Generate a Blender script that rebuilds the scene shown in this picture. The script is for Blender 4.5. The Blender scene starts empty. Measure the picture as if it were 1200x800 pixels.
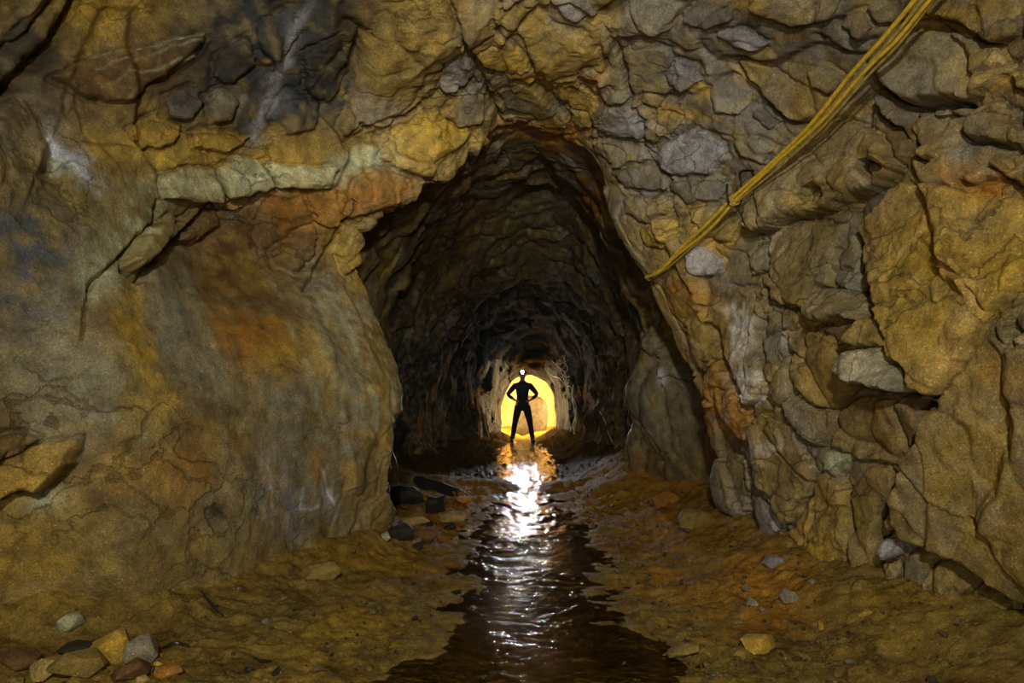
import bpy, bmesh, math, random
import numpy as np
from mathutils import Vector, Matrix

# ------------------------------------------------------------------ camera, world, lights, exposure
F, CX, HOR, CAMH = 700.0, 600.0, 456.0, 1.3          # focal length in pixels of a 1200x800 frame, horizon row, eye height
scene = bpy.context.scene
COL = scene.collection
cam_d = bpy.data.cameras.new('camera')
cam = bpy.data.objects.new('camera', cam_d)
COL.objects.link(cam)
cam.location = (0, 0, CAMH)
cam.rotation_euler = (math.radians(90), 0, 0)
cam_d.sensor_width = 36
cam_d.lens = F / 1200 * 36
cam_d.shift_y = (HOR - 400) / 1200
cam_d.clip_start = 0.05
cam_d.clip_end = 100
scene.camera = cam
world = bpy.data.worlds.new('world')
scene.world = world
world.use_nodes = True
world.node_tree.nodes['Background'].inputs[0].default_value = (0.0, 0.0, 0.0, 1)
world.node_tree.nodes['Background'].inputs[1].default_value = 0.0
vs = scene.view_settings
vs.view_transform = 'Standard'
vs.look = 'None'
vs.gamma = 1
vs.use_curve_mapping = False
vs.exposure = 0.0
scene.cycles.use_denoising = True


def area(name, loc, target, size, power, color):
    d = bpy.data.lights.new(name, 'AREA')
    d.shape = 'DISK'
    d.size = size
    d.energy = power
    d.color = color
    o = bpy.data.objects.new(name, d)
    COL.objects.link(o)
    o.location = loc
    o.rotation_euler = (Vector(target) - Vector(loc)).to_track_quat('-Z', 'Y').to_euler()
    return o


def spot(name, loc, target, angle, power, color, radius=0.05, blend=0.6):
    d = bpy.data.lights.new(name, 'SPOT')
    d.spot_size = math.radians(angle)
    d.spot_blend = blend
    d.energy = power
    d.color = color
    d.shadow_soft_size = radius
    o = bpy.data.objects.new(name, d)
    COL.objects.link(o)
    o.location = loc
    o.rotation_euler = (Vector(target) - Vector(loc)).to_track_quat('-Z', 'Y').to_euler()
    return o


def point(name, loc, power, color, radius=0.05):
    d = bpy.data.lights.new(name, 'POINT')
    d.energy = power
    d.color = color
    d.shadow_soft_size = radius
    o = bpy.data.objects.new(name, d)
    COL.objects.link(o)
    o.location = loc
    return o


# the photographer's lamp behind the camera, plus an added fill and arch spot
area('work_lamp', (-0.15, -1.3, 3.05), (-0.1, 5.0, 1.9), 0.22, 128, (0.95, 1.0, 0.83))
area('fill_lamp', (-0.45, -1.9, 0.9), (-0.5, 4.5, 3.2), 0.8, 44, (0.95, 1.0, 0.81))  # added fill that lifts the roof
spot('arch_fill_spot', (0.25, -0.5, 2.3), (0.0, 7.0, 2.7), 50, 570, (0.95, 1.0, 0.83), 0.10, 1.0)  # added spot that evens out the brightness at the arch
# lamps of the lit chamber beyond the low opening, plus an added spill light
point('chamber_lamp_left', (-0.95, 16.75, 0.9), 260, (1.0, 0.83, 0.48), 0.08)
point('chamber_lamp_right', (1.80, 16.75, 0.9), 260, (1.0, 0.83, 0.48), 0.08)
point('wall_streak_fill', (-0.45, 18.1, 0.35), 26, (1.0, 0.92, 0.75), 0.04)  # unseen spill light, added to streak the right wall outside the opening


# ------------------------------------------------------------------ helpers
def P(u, v, Y):
    return ((u - CX) * Y / F, Y, CAMH + (HOR - v) * Y / F)


def tag(o, label=None, cat=None, group=None, kind=None):
    for k, v in (('label', label), ('category', cat), ('group', group), ('kind', kind)):
        if v:
            o[k] = v
    return o


rng = np.random.RandomState(7)
PERM = rng.permutation(256)
PERM = np.concatenate([PERM, PERM, PERM]).astype(np.int32)
GRAD = rng.normal(size=(256, 3))
GRAD /= np.linalg.norm(GRAD, axis=1)[:, None]
GRAD = GRAD.astype(np.float32)
RND = rng.rand(256, 8).astype(np.float32)


def noise3(p, scale=1.0, seed=0):
    p = (np.asarray(p, dtype=np.float32) * scale + seed * 17.31).astype(np.float32)
    i = np.floor(p)
    f = p - i
    i = i.astype(np.int32) & 255
    w = f * f * f * (f * (f * 6 - 15) + 10)
    out = np.zeros(len(p), np.float32)
    for dx in (0, 1):
        for dy in (0, 1):
            for dz in (0, 1):
                h = PERM[PERM[PERM[(i[:, 0] + dx) & 255] + ((i[:, 1] + dy) & 255)] + ((i[:, 2] + dz) & 255)]
                g = GRAD[h]
                d = g[:, 0] * (f[:, 0] - dx) + g[:, 1] * (f[:, 1] - dy) + g[:, 2] * (f[:, 2] - dz)
                wx = w[:, 0] if dx else 1 - w[:, 0]
                wy = w[:, 1] if dy else 1 - w[:, 1]
                wz = w[:, 2] if dz else 1 - w[:, 2]
                out += d * wx * wy * wz
    return out * 1.6


def fbm(p, scale, octaves, seed=0, gain=0.5):
    out, a, t = 0, 1.0, 0.0
    for k in range(octaves):
        out = out + a * noise3(p, scale * 2 ** k, seed + k * 3)
        t += a
        a *= gain
    return out / t


def cells(p, seed=0, ramp=.09):
    """3D cell pattern: random row of the nearest cell, plate height (offset and tilt, joined by a short ramp at the joint), gap to the next cell."""
    p = p.astype(np.float32) + 91.7 * (seed + 1)
    base = np.floor(p).astype(np.int32)
    n = len(p)
    best = np.full(n, 1e9, np.float32)
    second = np.full(n, 1e9, np.float32)
    bh, sh = np.zeros(n, np.float32), np.zeros(n, np.float32)
    bid = np.zeros(n, np.int32)
    for dx in (-1, 0, 1):
        for dy in (-1, 0, 1):
            for dz in (-1, 0, 1):
                c = base + np.array([dx, dy, dz], np.int32)
                h = PERM[PERM[PERM[c[:, 0] & 255] + (c[:, 1] & 255)] + (c[:, 2] & 255)]
                v = p - (c + RND[h, :3])
                d = np.einsum('ij,ij->i', v, v)
                ht = (RND[h, 3] - .5) + ((RND[h, 4:7] - .5) * v).sum(1) * 1.3
                m = d < best
                m2 = ~m & (d < second)
                second = np.where(m, best, np.where(m2, d, second))
                sh = np.where(m, bh, np.where(m2, ht, sh))
                best = np.where(m, d, best)
                bh = np.where(m, ht, bh)
                bid = np.where(m, h, bid)
    gap = np.sqrt(second) - np.sqrt(best)
    t = .5 + .5 * sstep(0, ramp, gap)
    return RND[bid], bh * t + sh * (1 - t), gap, np.sqrt(best)


def sstep(a, b, x):
    t = np.clip((x - a) / (b - a), 0, 1)
    return t * t * (3 - 2 * t)


def poly_dist(px, py, poly, closed=True):
    """distance to the outline, and inside mask"""
    q = np.asarray(poly, np.float32)
    n = len(q)
    dist = np.full(px.shape, 1e9, np.float32)
    inside = np.zeros(px.shape, bool)
    for k in range(n if closed else n - 1):
        ax, ay = q[k]
        bx, by = q[(k + 1) % n]
        ex, ey = bx - ax, by - ay
        L = ex * ex + ey * ey + 1e-9
        t = np.clip(((px - ax) * ex + (py - ay) * ey) / L, 0, 1)
        dist = np.minimum(dist, np.hypot(px - ax - t * ex, py - ay - t * ey))
        if closed:
            cross = ((ay > py) != (by > py)) & (px < (bx - ax) * (py - ay) / (by - ay + 1e-12) + ax)
            inside ^= cross
    return dist, inside


def new_mesh(name, verts, faces, mat=None, parent=None, smooth=True, sharp=None, attrs=None):
    """verts (N,3) array, faces (M,3|4) array or list"""
    me = bpy.data.meshes.new(name)
    verts = np.asarray(verts, np.float32)
    if isinstance(faces, np.ndarray):
        k = faces.shape[1]
        me.vertices.add(len(verts))
        me.vertices.foreach_set('co', verts.ravel())
        me.loops.add(faces.size)
        me.loops.foreach_set('vertex_index', faces.astype(np.int32).ravel())
        me.polygons.add(len(faces))
        me.polygons.foreach_set('loop_start', np.arange(0, faces.size, k, dtype=np.int32))
        me.update(calc_edges=True)
    else:
        me.from_pydata([tuple(map(float, v)) for v in verts], [], faces)
        me.update()
    if smooth:
        me.polygons.foreach_set('use_smooth', np.ones(len(me.polygons), bool))
        if sharp:
            me.set_sharp_from_angle(angle=math.radians(sharp))
    for an, av in (attrs or {}).items():
        if av.ndim == 2:
            a = me.attributes.new(an, 'FLOAT_COLOR', 'POINT')
            a.data.foreach_set('color', np.concatenate([av, np.ones((len(av), 1))], 1).astype(np.float32).ravel())
        else:
            a = me.attributes.new(an, 'FLOAT', 'POINT')
            a.data.foreach_set('value', av.astype(np.float32))
    o = bpy.data.objects.new(name, me)
    COL.objects.link(o)
    if mat:
        me.materials.append(mat)
    if parent:
        o.parent = parent
    return o


def lin(r, g, b):
    return tuple(((c / 255 + 0.055) / 1.055) ** 2.4 if c > 10 else c / 255 / 12.92 for c in (r, g, b))


# ------------------------------------------------------------------ materials
def node_mat(name):
    m = bpy.data.materials.new(name)
    m.use_nodes = True
    nt = m.node_tree
    b = nt.nodes['Principled BSDF']
    return m, nt, b, nt.nodes.new, nt.links.new


def rock_material(name, tint_attr=True, color=(0.2, 0.15, 0.08), rough=(0.5, 0.85), fine=1.0):
    m, nt, b, N, L = node_mat(name)
    tc = N('ShaderNodeTexCoord')
    n1 = N('ShaderNodeTexNoise')
    n1.inputs['Scale'].default_value = 9
    n1.inputs['Detail'].default_value = 10
    n1.inputs['Roughness'].default_value = 0.68
    n2 = N('ShaderNodeTexNoise')
    n2.inputs['Scale'].default_value = 95
    n2.inputs['Detail'].default_value = 8
    n2.inputs['Roughness'].default_value = 0.75
    n3 = N('ShaderNodeTexNoise')
    n3.inputs['Scale'].default_value = 3.1
    n3.inputs['Detail'].default_value = 6
    for n in (n1, n2, n3):
        L(tc.outputs['Object'], n.inputs['Vector'])
    if tint_attr:
        a = N('ShaderNodeAttribute')
        a.attribute_name = 'tint'
        col = a.outputs['Color']
        w = N('ShaderNodeAttribute')
        w.attribute_name = 'wet'
        wet = w.outputs['Fac']
    else:
        c = N('ShaderNodeRGB')
        c.outputs[0].default_value = (*color, 1)
        col = c.outputs[0]
        wet = None
    # grain: light and dark mineral specks
    r1 = N('ShaderNodeMapRange')
    r1.inputs[1].default_value, r1.inputs[2].default_value, r1.inputs[3].default_value, r1.inputs[4].default_value = 0.28, 0.74, 0.42, 1.65
    L(n1.outputs['Fac'], r1.inputs[0])
    r2 = N('ShaderNodeMapRange')
    r2.inputs[1].default_value, r2.inputs[2].default_value, r2.inputs[3].default_value, r2.inputs[4].default_value = 0.28, 0.72, 0.35, 1.7
    L(n2.outputs['Fac'], r2.inputs[0])
    mu = N('ShaderNodeMath')
    mu.operation = 'MULTIPLY'
    L(r1.outputs[0], mu.inputs[0])
    L(r2.outputs[0], mu.inputs[1])
    mx = N('ShaderNodeMix')
    mx.data_type = 'RGBA'
    mx.blend_type = 'MULTIPLY'
    mx.inputs[0].default_value = 1
    L(col, mx.inputs[6])
    L(mu.outputs[0], mx.inputs[7])
    # faint iron bloom
    mx2 = N('ShaderNodeMix')
    mx2.data_type = 'RGBA'
    mx2.blend_type = 'MULTIPLY'
    r3 = N('ShaderNodeMapRange')
    r3.inputs[1].default_value, r3.inputs[2].default_value, r3.inputs[3].default_value, r3.inputs[4].default_value = 0.45, 0.7, 0.0, 0.6
    L(n3.outputs['Fac'], r3.inputs[0])
    L(r3.outputs[0], mx2.inputs[0])
    L(mx.outputs[2], mx2.inputs[6])
    mx2.inputs[7].default_value = (1.08, 0.93, 0.66, 1)
    n4 = N('ShaderNodeTexNoise')
    n4.inputs['Scale'].default_value = 130
    n4.inputs['Detail'].default_value = 3
    L(tc.outputs['Object'], n4.inputs['Vector'])
    r4 = N('ShaderNodeMapRange')
    r4.inputs[1].default_value, r4.inputs[2].default_value, r4.inputs[3].default_value, r4.inputs[4].default_value = 0.62, 0.74, 1.0, 2.6
    L(n4.outputs['Fac'], r4.inputs[0])
    mx4 = N('ShaderNodeMix')
    mx4.data_type = 'RGBA'
    mx4.blend_type = 'MULTIPLY'
    mx4.inputs[0].default_value = 1
    L(mx2.outputs[2], mx4.inputs[6])
    L(r4.outputs[0], mx4.inputs[7])
    L(mx4.outputs[2], b.inputs['Base Color'])
    rr = N('ShaderNodeMapRange')
    rr.inputs[1].default_value, rr.inputs[2].default_value, rr.inputs[3].default_value, rr.inputs[4].default_value = 0.3, 0.7, rough[0], rough[1]
    L(n2.outputs['Fac'], rr.inputs[0])
    if wet is not None:
        sub = N('ShaderNodeMath')
        sub.operation = 'SUBTRACT'
        sub.use_clamp = True
        mw = N('ShaderNodeMath')
        mw.operation = 'MULTIPLY'
        mw.inputs[1].default_value = 0.42
        L(wet, mw.inputs[0])
        L(rr.outputs[0], sub.inputs[0])
        L(mw.outputs[0], sub.inputs[1])
        L(sub.outputs[0], b.inputs['Roughness'])
    else:
        L(rr.outputs[0], b.inputs['Roughness'])
    b.inputs['Specular IOR Level'].default_value = 0.4
    bp1 = N('ShaderNodeBump')
    bp1.inputs['Strength'].default_value = 0.30 * fine
    bp1.inputs['Distance'].default_value = 0.035
    L(n1.outputs['Fac'], bp1.inputs['Height'])
    bp2 = N('ShaderNodeBump')
    bp2.inputs['Strength'].default_value = 0.75 * fine
    bp2.inputs['Distance'].default_value = 0.010
    L(n2.outputs['Fac'], bp2.inputs['Height'])
    vo = N('ShaderNodeTexVoronoi')
    vo.feature = 'DISTANCE_TO_EDGE'
    vo.inputs['Scale'].default_value = 2.6
    mp = N('ShaderNodeMapping')
    mp.inputs['Rotation'].default_value = (.5, .4, .9)
    mp.inputs['Scale'].default_value = (.6, 1.3, 1.5)
    ad = N('ShaderNodeVectorMath')
    ad.operation = 'MULTIPLY_ADD'
    L(n3.outputs['Color'], ad.inputs[0])
    ad.inputs[1].default_value = (.55, .55, .55)
    L(tc.outputs['Object'], ad.inputs[2])
    ad2 = N('ShaderNodeVectorMath')
    ad2.operation = 'MULTIPLY_ADD'
    L(n1.outputs['Color'], ad2.inputs[0])
    ad2.inputs[1].default_value = (.10, .10, .10)
    L(ad.outputs[0], ad2.inputs[2])
    L(ad2.outputs[0], mp.inputs['Vector'])
    L(mp.outputs[0], vo.inputs['Vector'])
    rc = N('ShaderNodeMapRange')
    rc.inputs[1].default_value, rc.inputs[2].default_value, rc.inputs[3].default_value, rc.inputs[4].default_value = 0.0, 0.035, 0.0, 1.0
    L(vo.outputs['Distance'], rc.inputs[0])
    nm_ = N('ShaderNodeTexNoise')
    nm_.inputs['Scale'].default_value = 0.9
    L(tc.outputs['Object'], nm_.inputs['Vector'])
    rm = N('ShaderNodeMapRange')
    rm.inputs[1].default_value, rm.inputs[2].default_value = 0.50, 0.60
    L(nm_.outputs['Fac'], rm.inputs[0])
    inv_ = N('ShaderNodeMix')
    inv_.data_type = 'FLOAT'
    L(rm.outputs[0], inv_.inputs[0])
    inv_.inputs[2].default_value = 1.0
    L(rc.outputs[0], inv_.inputs[3])
    bp3 = N('ShaderNodeBump')
    bp3.inputs['Strength'].default_value = 0.8 * fine
    bp3.inputs['Distance'].default_value = 0.02
    L(inv_.outputs[0], bp3.inputs['Height'])
    L(bp1.outputs[0], bp3.inputs['Normal'])
    L(bp3.outputs[0], bp2.inputs['Normal'])
    L(bp2.outputs[0], b.inputs['Normal'])
    return m


def plain(name, color, rough=0.7, metal=0.0, grain=0.35, scale=60):
    m, nt, b, N, L = node_mat(name)
    n = N('ShaderNodeTexNoise')
    n.inputs['Scale'].default_value = scale
    n.inputs['Detail'].default_value = 6
    tc = N('ShaderNodeTexCoord')
    L(tc.outputs['Object'], n.inputs['Vector'])
    r = N('ShaderNodeMapRange')
    r.inputs[1].default_value, r.inputs[2].default_value, r.inputs[3].default_value, r.inputs[4].default_value = 0.3, 0.7, 1 - grain, 1 + grain
    L(n.outputs['Fac'], r.inputs[0])
    mx = N('ShaderNodeMix')
    mx.data_type = 'RGBA'
    mx.blend_type = 'MULTIPLY'
    mx.inputs[0].default_value = 1
    mx.inputs[6].default_value = (*color, 1)
    L(r.outputs[0], mx.inputs[7])
    L(mx.outputs[2], b.inputs['Base Color'])
    b.inputs['Roughness'].default_value = rough
    b.inputs['Metallic'].default_value = metal
    bp = N('ShaderNodeBump')
    bp.inputs['Strength'].default_value = 0.3
    bp.inputs['Distance'].default_value = 0.004
    L(n.outputs['Fac'], bp.inputs['Height'])
    L(bp.outputs[0], b.inputs['Normal'])
    return m


ROCK = rock_material('tunnel_rock')
MUD = rock_material('tunnel_mud', rough=(0.6, 0.9), fine=0.8)
MUD.node_tree.nodes['Principled BSDF'].inputs['Specular IOR Level'].default_value = 0.05

# ------------------------------------------------------------------ colours of the rock (albedo)
OLIVE = np.array(lin(142, 116, 62))
OCHRE = np.array(lin(178, 140, 54))
ORANGE = np.array(lin(166, 112, 42))
VIOLET = np.array(lin(138, 130, 136))
GREY = np.array(lin(140, 128, 108))
PALE = np.array(lin(186, 182, 150))
WHITE = np.array(lin(232, 226, 240))
DARK = np.array(lin(62, 53, 44))
BROWN = np.array(lin(104, 72, 38))
SLATE = np.array(lin(92, 90, 96))
TONE = dict(v=VIOLET, g=GREY, o=OCHRE, b=OLIVE, r=ORANGE, d=DARK, p=PALE, n=BROWN, s=SLATE)

# ------------------------------------------------------------------ the tunnel surface: rings of 15 control points, left foot over the roof to right foot
W = lambda *p: p
NET = [
    # behind the camera
    [(-2.2, -3, -.4), (-2.2, -3, .0), (-2.4, -3, .8), (-2.4, -3, 1.6), (-2.2, -3, 2.4), (-1.7, -3, 3.0), (-1, -3, 3.3), (0, -3, 3.4), (.9, -3, 3.3),
     (1.5, -3, 3.0), (1.9, -3, 2.4), (2.1, -3, 1.6), (2.1, -3, .8), (2.0, -3, .1), (2.0, -3, -.3)],
    [(-2.6, .6, -.4), (-2.6, .6, .0), (-2.7, .6, .8), (-2.7, .6, 1.6), (-2.6, .6, 2.5), (-2.2, .6, 3.1), (-1.2, .9, 3.6), (0, 1.2, 3.9), (1.0, .9, 3.6),
     (1.8, .6, 3.0), (2.1, .5, 2.3), (2.15, .5, 1.6), (2.15, .5, .9), (2.15, .5, .2), (2.15, .5, -.3)],
    # edge of the frame
    [P(-70, 880, 2.7), P(-45, 795, 2.75), P(-45, 650, 2.7), P(-45, 450, 2.7), P(-45, 200, 2.8), P(-45, 15, 2.95), P(150, -60, 3.4), P(500, -60, 3.8),
     P(820, -60, 3.5), P(1130, -60, 2.75), P(1245, 110, 2.4), P(1245, 350, 2.25), P(1245, 580, 2.25), P(1245, 800, 2.4), P(1245, 950, 2.4)],
    [P(180, 850, 3.1), P(190, 748, 3.15), P(155, 610, 3.05), P(150, 450, 3.1), P(120, 300, 3.3), P(110, 150, 3.55), P(310, 60, 4.1), P(560, 50, 4.5),
     P(780, 70, 4.4), P(980, 130, 3.6), P(1050, 240, 3.15), P(1060, 380, 2.95), P(1060, 530, 2.95), P(1050, 740, 3.1), P(1060, 870, 3.1)],
    [P(330, 780, 3.9), P(340, 692, 3.9), P(310, 560, 3.75), P(290, 430, 3.8), P(235, 285, 4.2), P(265, 195, 4.15), P(405, 130, 4.7), P(585, 105, 5.3),
     P(740, 150, 5.1), P(860, 240, 4.4), P(915, 330, 4.0), P(925, 430, 3.85), P(920, 540, 3.85), P(920, 690, 3.85), P(930, 800, 3.85)],
    # the near rim of the arch
    [P(440, 730, 4.75), P(446, 650, 4.75), P(457, 555, 4.75), P(460, 440, 4.9), P(418, 325, 5.2), P(425, 268, 5.1), P(512, 208, 5.5), P(600, 147, 5.9),
     P(695, 182, 5.8), P(738, 285, 5.5), P(792, 390, 5.2), P(830, 468, 5.0), P(843, 555, 4.95), P(858, 640, 4.9), P(870, 740, 4.9)],
    [(-1.2, 5.15, -.4), (-1.2, 5.1, .0), (-1.15, 5.1, .65), (-1.12, 5.25, 1.4), (-1.42, 5.5, 2.3), (-1.42, 5.45, 2.85), (-.75, 5.8, 3.42), (0, 6.2, 3.98),
     (.85, 6.1, 3.68), (1.2, 5.8, 2.75), (1.55, 5.55, 1.85), (1.78, 5.35, 1.25), (1.86, 5.3, .6), (1.92, 5.25, .05), (1.95, 5.3, -.4)],
    # the recess behind it
    [(-1.8, 5.9, -.4), (-1.8, 5.9, .1), (-1.9, 5.9, .9), (-1.85, 6, 1.6), (-1.8, 6.1, 2.4), (-1.55, 6.1, 3.0), (-.85, 6.4, 3.55), (0, 6.7, 3.98),
     (.8, 6.5, 3.75), (1.45, 6.2, 3.0), (1.85, 6.0, 2.2), (1.95, 5.9, 1.5), (1.95, 5.9, .8), (1.95, 5.9, .1), (1.95, 5.9, -.4)],
    # the second rim: rock rib on the right
    [(-1.6, 7.0, -.4), P(455, 588, 6.9), P(458, 520, 7.0), P(455, 430, 7.1), P(450, 340, 7.1), P(495, 265, 7.1), P(560, 203, 7.1), P(625, 186, 7.1),
     P(692, 222, 7.0), P(738, 310, 6.8), P(758, 385, 6.7), P(752, 440, 6.7), P(745, 520, 6.8), P(738, 583, 7.1), (1.4, 7.0, -.4)],
    [(-1.75, 8.2, -.4), P(455, 570, 8), P(450, 500, 8.2), P(450, 420, 8.4), P(470, 340, 8.5), P(515, 270, 8.5), P(570, 232, 8.5), P(625, 220, 8.5),
     P(685, 245, 8.5), P(722, 310, 8.4), P(742, 380, 8.3), P(745, 450, 8.2), P(738, 520, 8.1), P(722, 572, 8.0), (1.4, 8.2, -.4)],
    [(-1.6, 10.5, -.4), P(505, 545, 10.3), P(498, 490, 10.5), P(498, 430, 10.5), P(515, 370, 10.5), P(548, 320, 10.5), P(585, 298, 10.5), P(625, 290, 10.5),
     P(665, 300, 10.5), P(697, 340, 10.5), P(711, 390, 10.5), P(712, 440, 10.5), P(706, 500, 10.5), P(694, 545, 10.4), (1.35, 10.6, -.4)],
    [(-.95, 13.0, -.4), P(553, 527, 13), P(545, 490, 13), P(545, 440, 13), P(555, 402, 13), P(575, 374, 13), P(597, 360, 13), P(621, 354, 13),
     P(646, 360, 13), P(667, 382, 13), P(681, 415, 13), P(684, 455, 13), P(680, 495, 13), P(674, 528, 12.9), (1.35, 13.0, -.4)],
    [(-.35, 15.9, -.4), P(589, 515, 15.6), P(586, 492, 15.6), P(588, 472, 15.7), P(592, 456, 15.7), P(599, 445, 15.7), P(609, 439, 15.7), P(620, 437, 15.7),
     P(632, 439, 15.7), P(642, 446, 15.7), P(648, 458, 15.6), P(651, 475, 15.6), P(652, 495, 15.5), P(652, 516, 15.4), (1.25, 15.6, -.4)],
    # the lit chamber beyond the opening
    [(-.45, 16.1, -.4), (-.42, 16.05, 0), (-.45, 16.1, .5), (-.42, 16.1, 1.0), (-.30, 16.1, 1.35), (-.12, 16.1, 1.6), (.18, 16.1, 1.8), (.46, 16.1, 1.85),
     (.74, 16.1, 1.8), (1.0, 16.1, 1.6), (1.18, 16.1, 1.35), (1.28, 16.05, 1.0), (1.32, 16.0, .5), (1.32, 16.0, 0), (1.32, 16.0, -.4)],
    [(-1.3, 16.7, -.4), (-1.35, 16.7, 0), (-1.4, 16.7, .6), (-1.35, 16.7, 1.2), (-1.15, 16.7, 1.7), (-.7, 16.7, 2.1), (-.1, 16.7, 2.3), (.4, 16.7, 2.4),
     (.9, 16.7, 2.3), (1.5, 16.7, 2.1), (1.95, 16.7, 1.7), (2.15, 16.7, 1.2), (2.2, 16.7, .6), (2.15, 16.7, 0), (2.1, 16.7, -.4)],
    [(-1.0, 18.6, -.4), (-1.05, 18.6, 0), (-1.1, 18.6, .6), (-1.05, 18.6, 1.2), (-.9, 18.6, 1.7), (-.5, 18.7, 2.1), (-.1, 18.7, 2.3), (.4, 18.7, 2.4),
     (.9, 18.7, 2.3), (1.4, 18.6, 2.1), (1.7, 18.6, 1.7), (1.85, 18.6, 1.2), (1.9, 18.6, .6), (1.85, 18.6, 0), (1.8, 18.6, -.4)],
    [(-.3, 19.4, -.4), (-.3, 19.5, 0), (-.3, 19.5, .4), (-.3, 19.5, .8), (-.2, 19.5, 1.1), (-.1, 19.6, 1.2), (.1, 19.6, 1.3), (.4, 19.6, 1.3),
     (.7, 19.6, 1.3), (.9, 19.5, 1.2), (1.0, 19.5, 1.1), (1.1, 19.5, .8), (1.1, 19.5, .4), (1.1, 19.5, 0), (1.1, 19.4, -.4)],
    [(.4, 19.5, -.3), (.4, 19.6, 0), (.4, 19.6, .2), (.4, 19.6, .4), (.4, 19.6, .5), (.4, 19.6, .55), (.4, 19.6, .6), (.4, 19.6, .6),
     (.4, 19.6, .6), (.4, 19.6, .55), (.4, 19.6, .5), (.4, 19.6, .4), (.4, 19.6, .2), (.4, 19.6, 0), (.4, 19.5, -.3)],
]
NET = np.array(NET, np.float64)


def crom(net, x, axis):
    """Catmull-Rom along an axis at parameters x"""
    net = np.moveaxis(net, axis, 0)
    n = len(net)
    i = np.clip(np.floor(x).astype(int), 0, n - 2)
    t = (x - i)[:, None, None]
    g = lambda k: net[np.clip(i + k, 0, n - 1)]
    p0, p1, p2, p3 = g(-1), g(0), g(1), g(2)
    k = 0.42                                   # a little tighter than standard so that the rims stay crisp
    m1, m2 = (p2 - p0) * k, (p3 - p1) * k
    out = (2 * t**3 - 3 * t**2 + 1) * p1 + (t**3 - 2 * t**2 + t) * m1 + (-2 * t**3 + 3 * t**2) * p2 + (t**3 - t**2) * m2
    return np.moveaxis(out, 0, axis)


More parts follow.
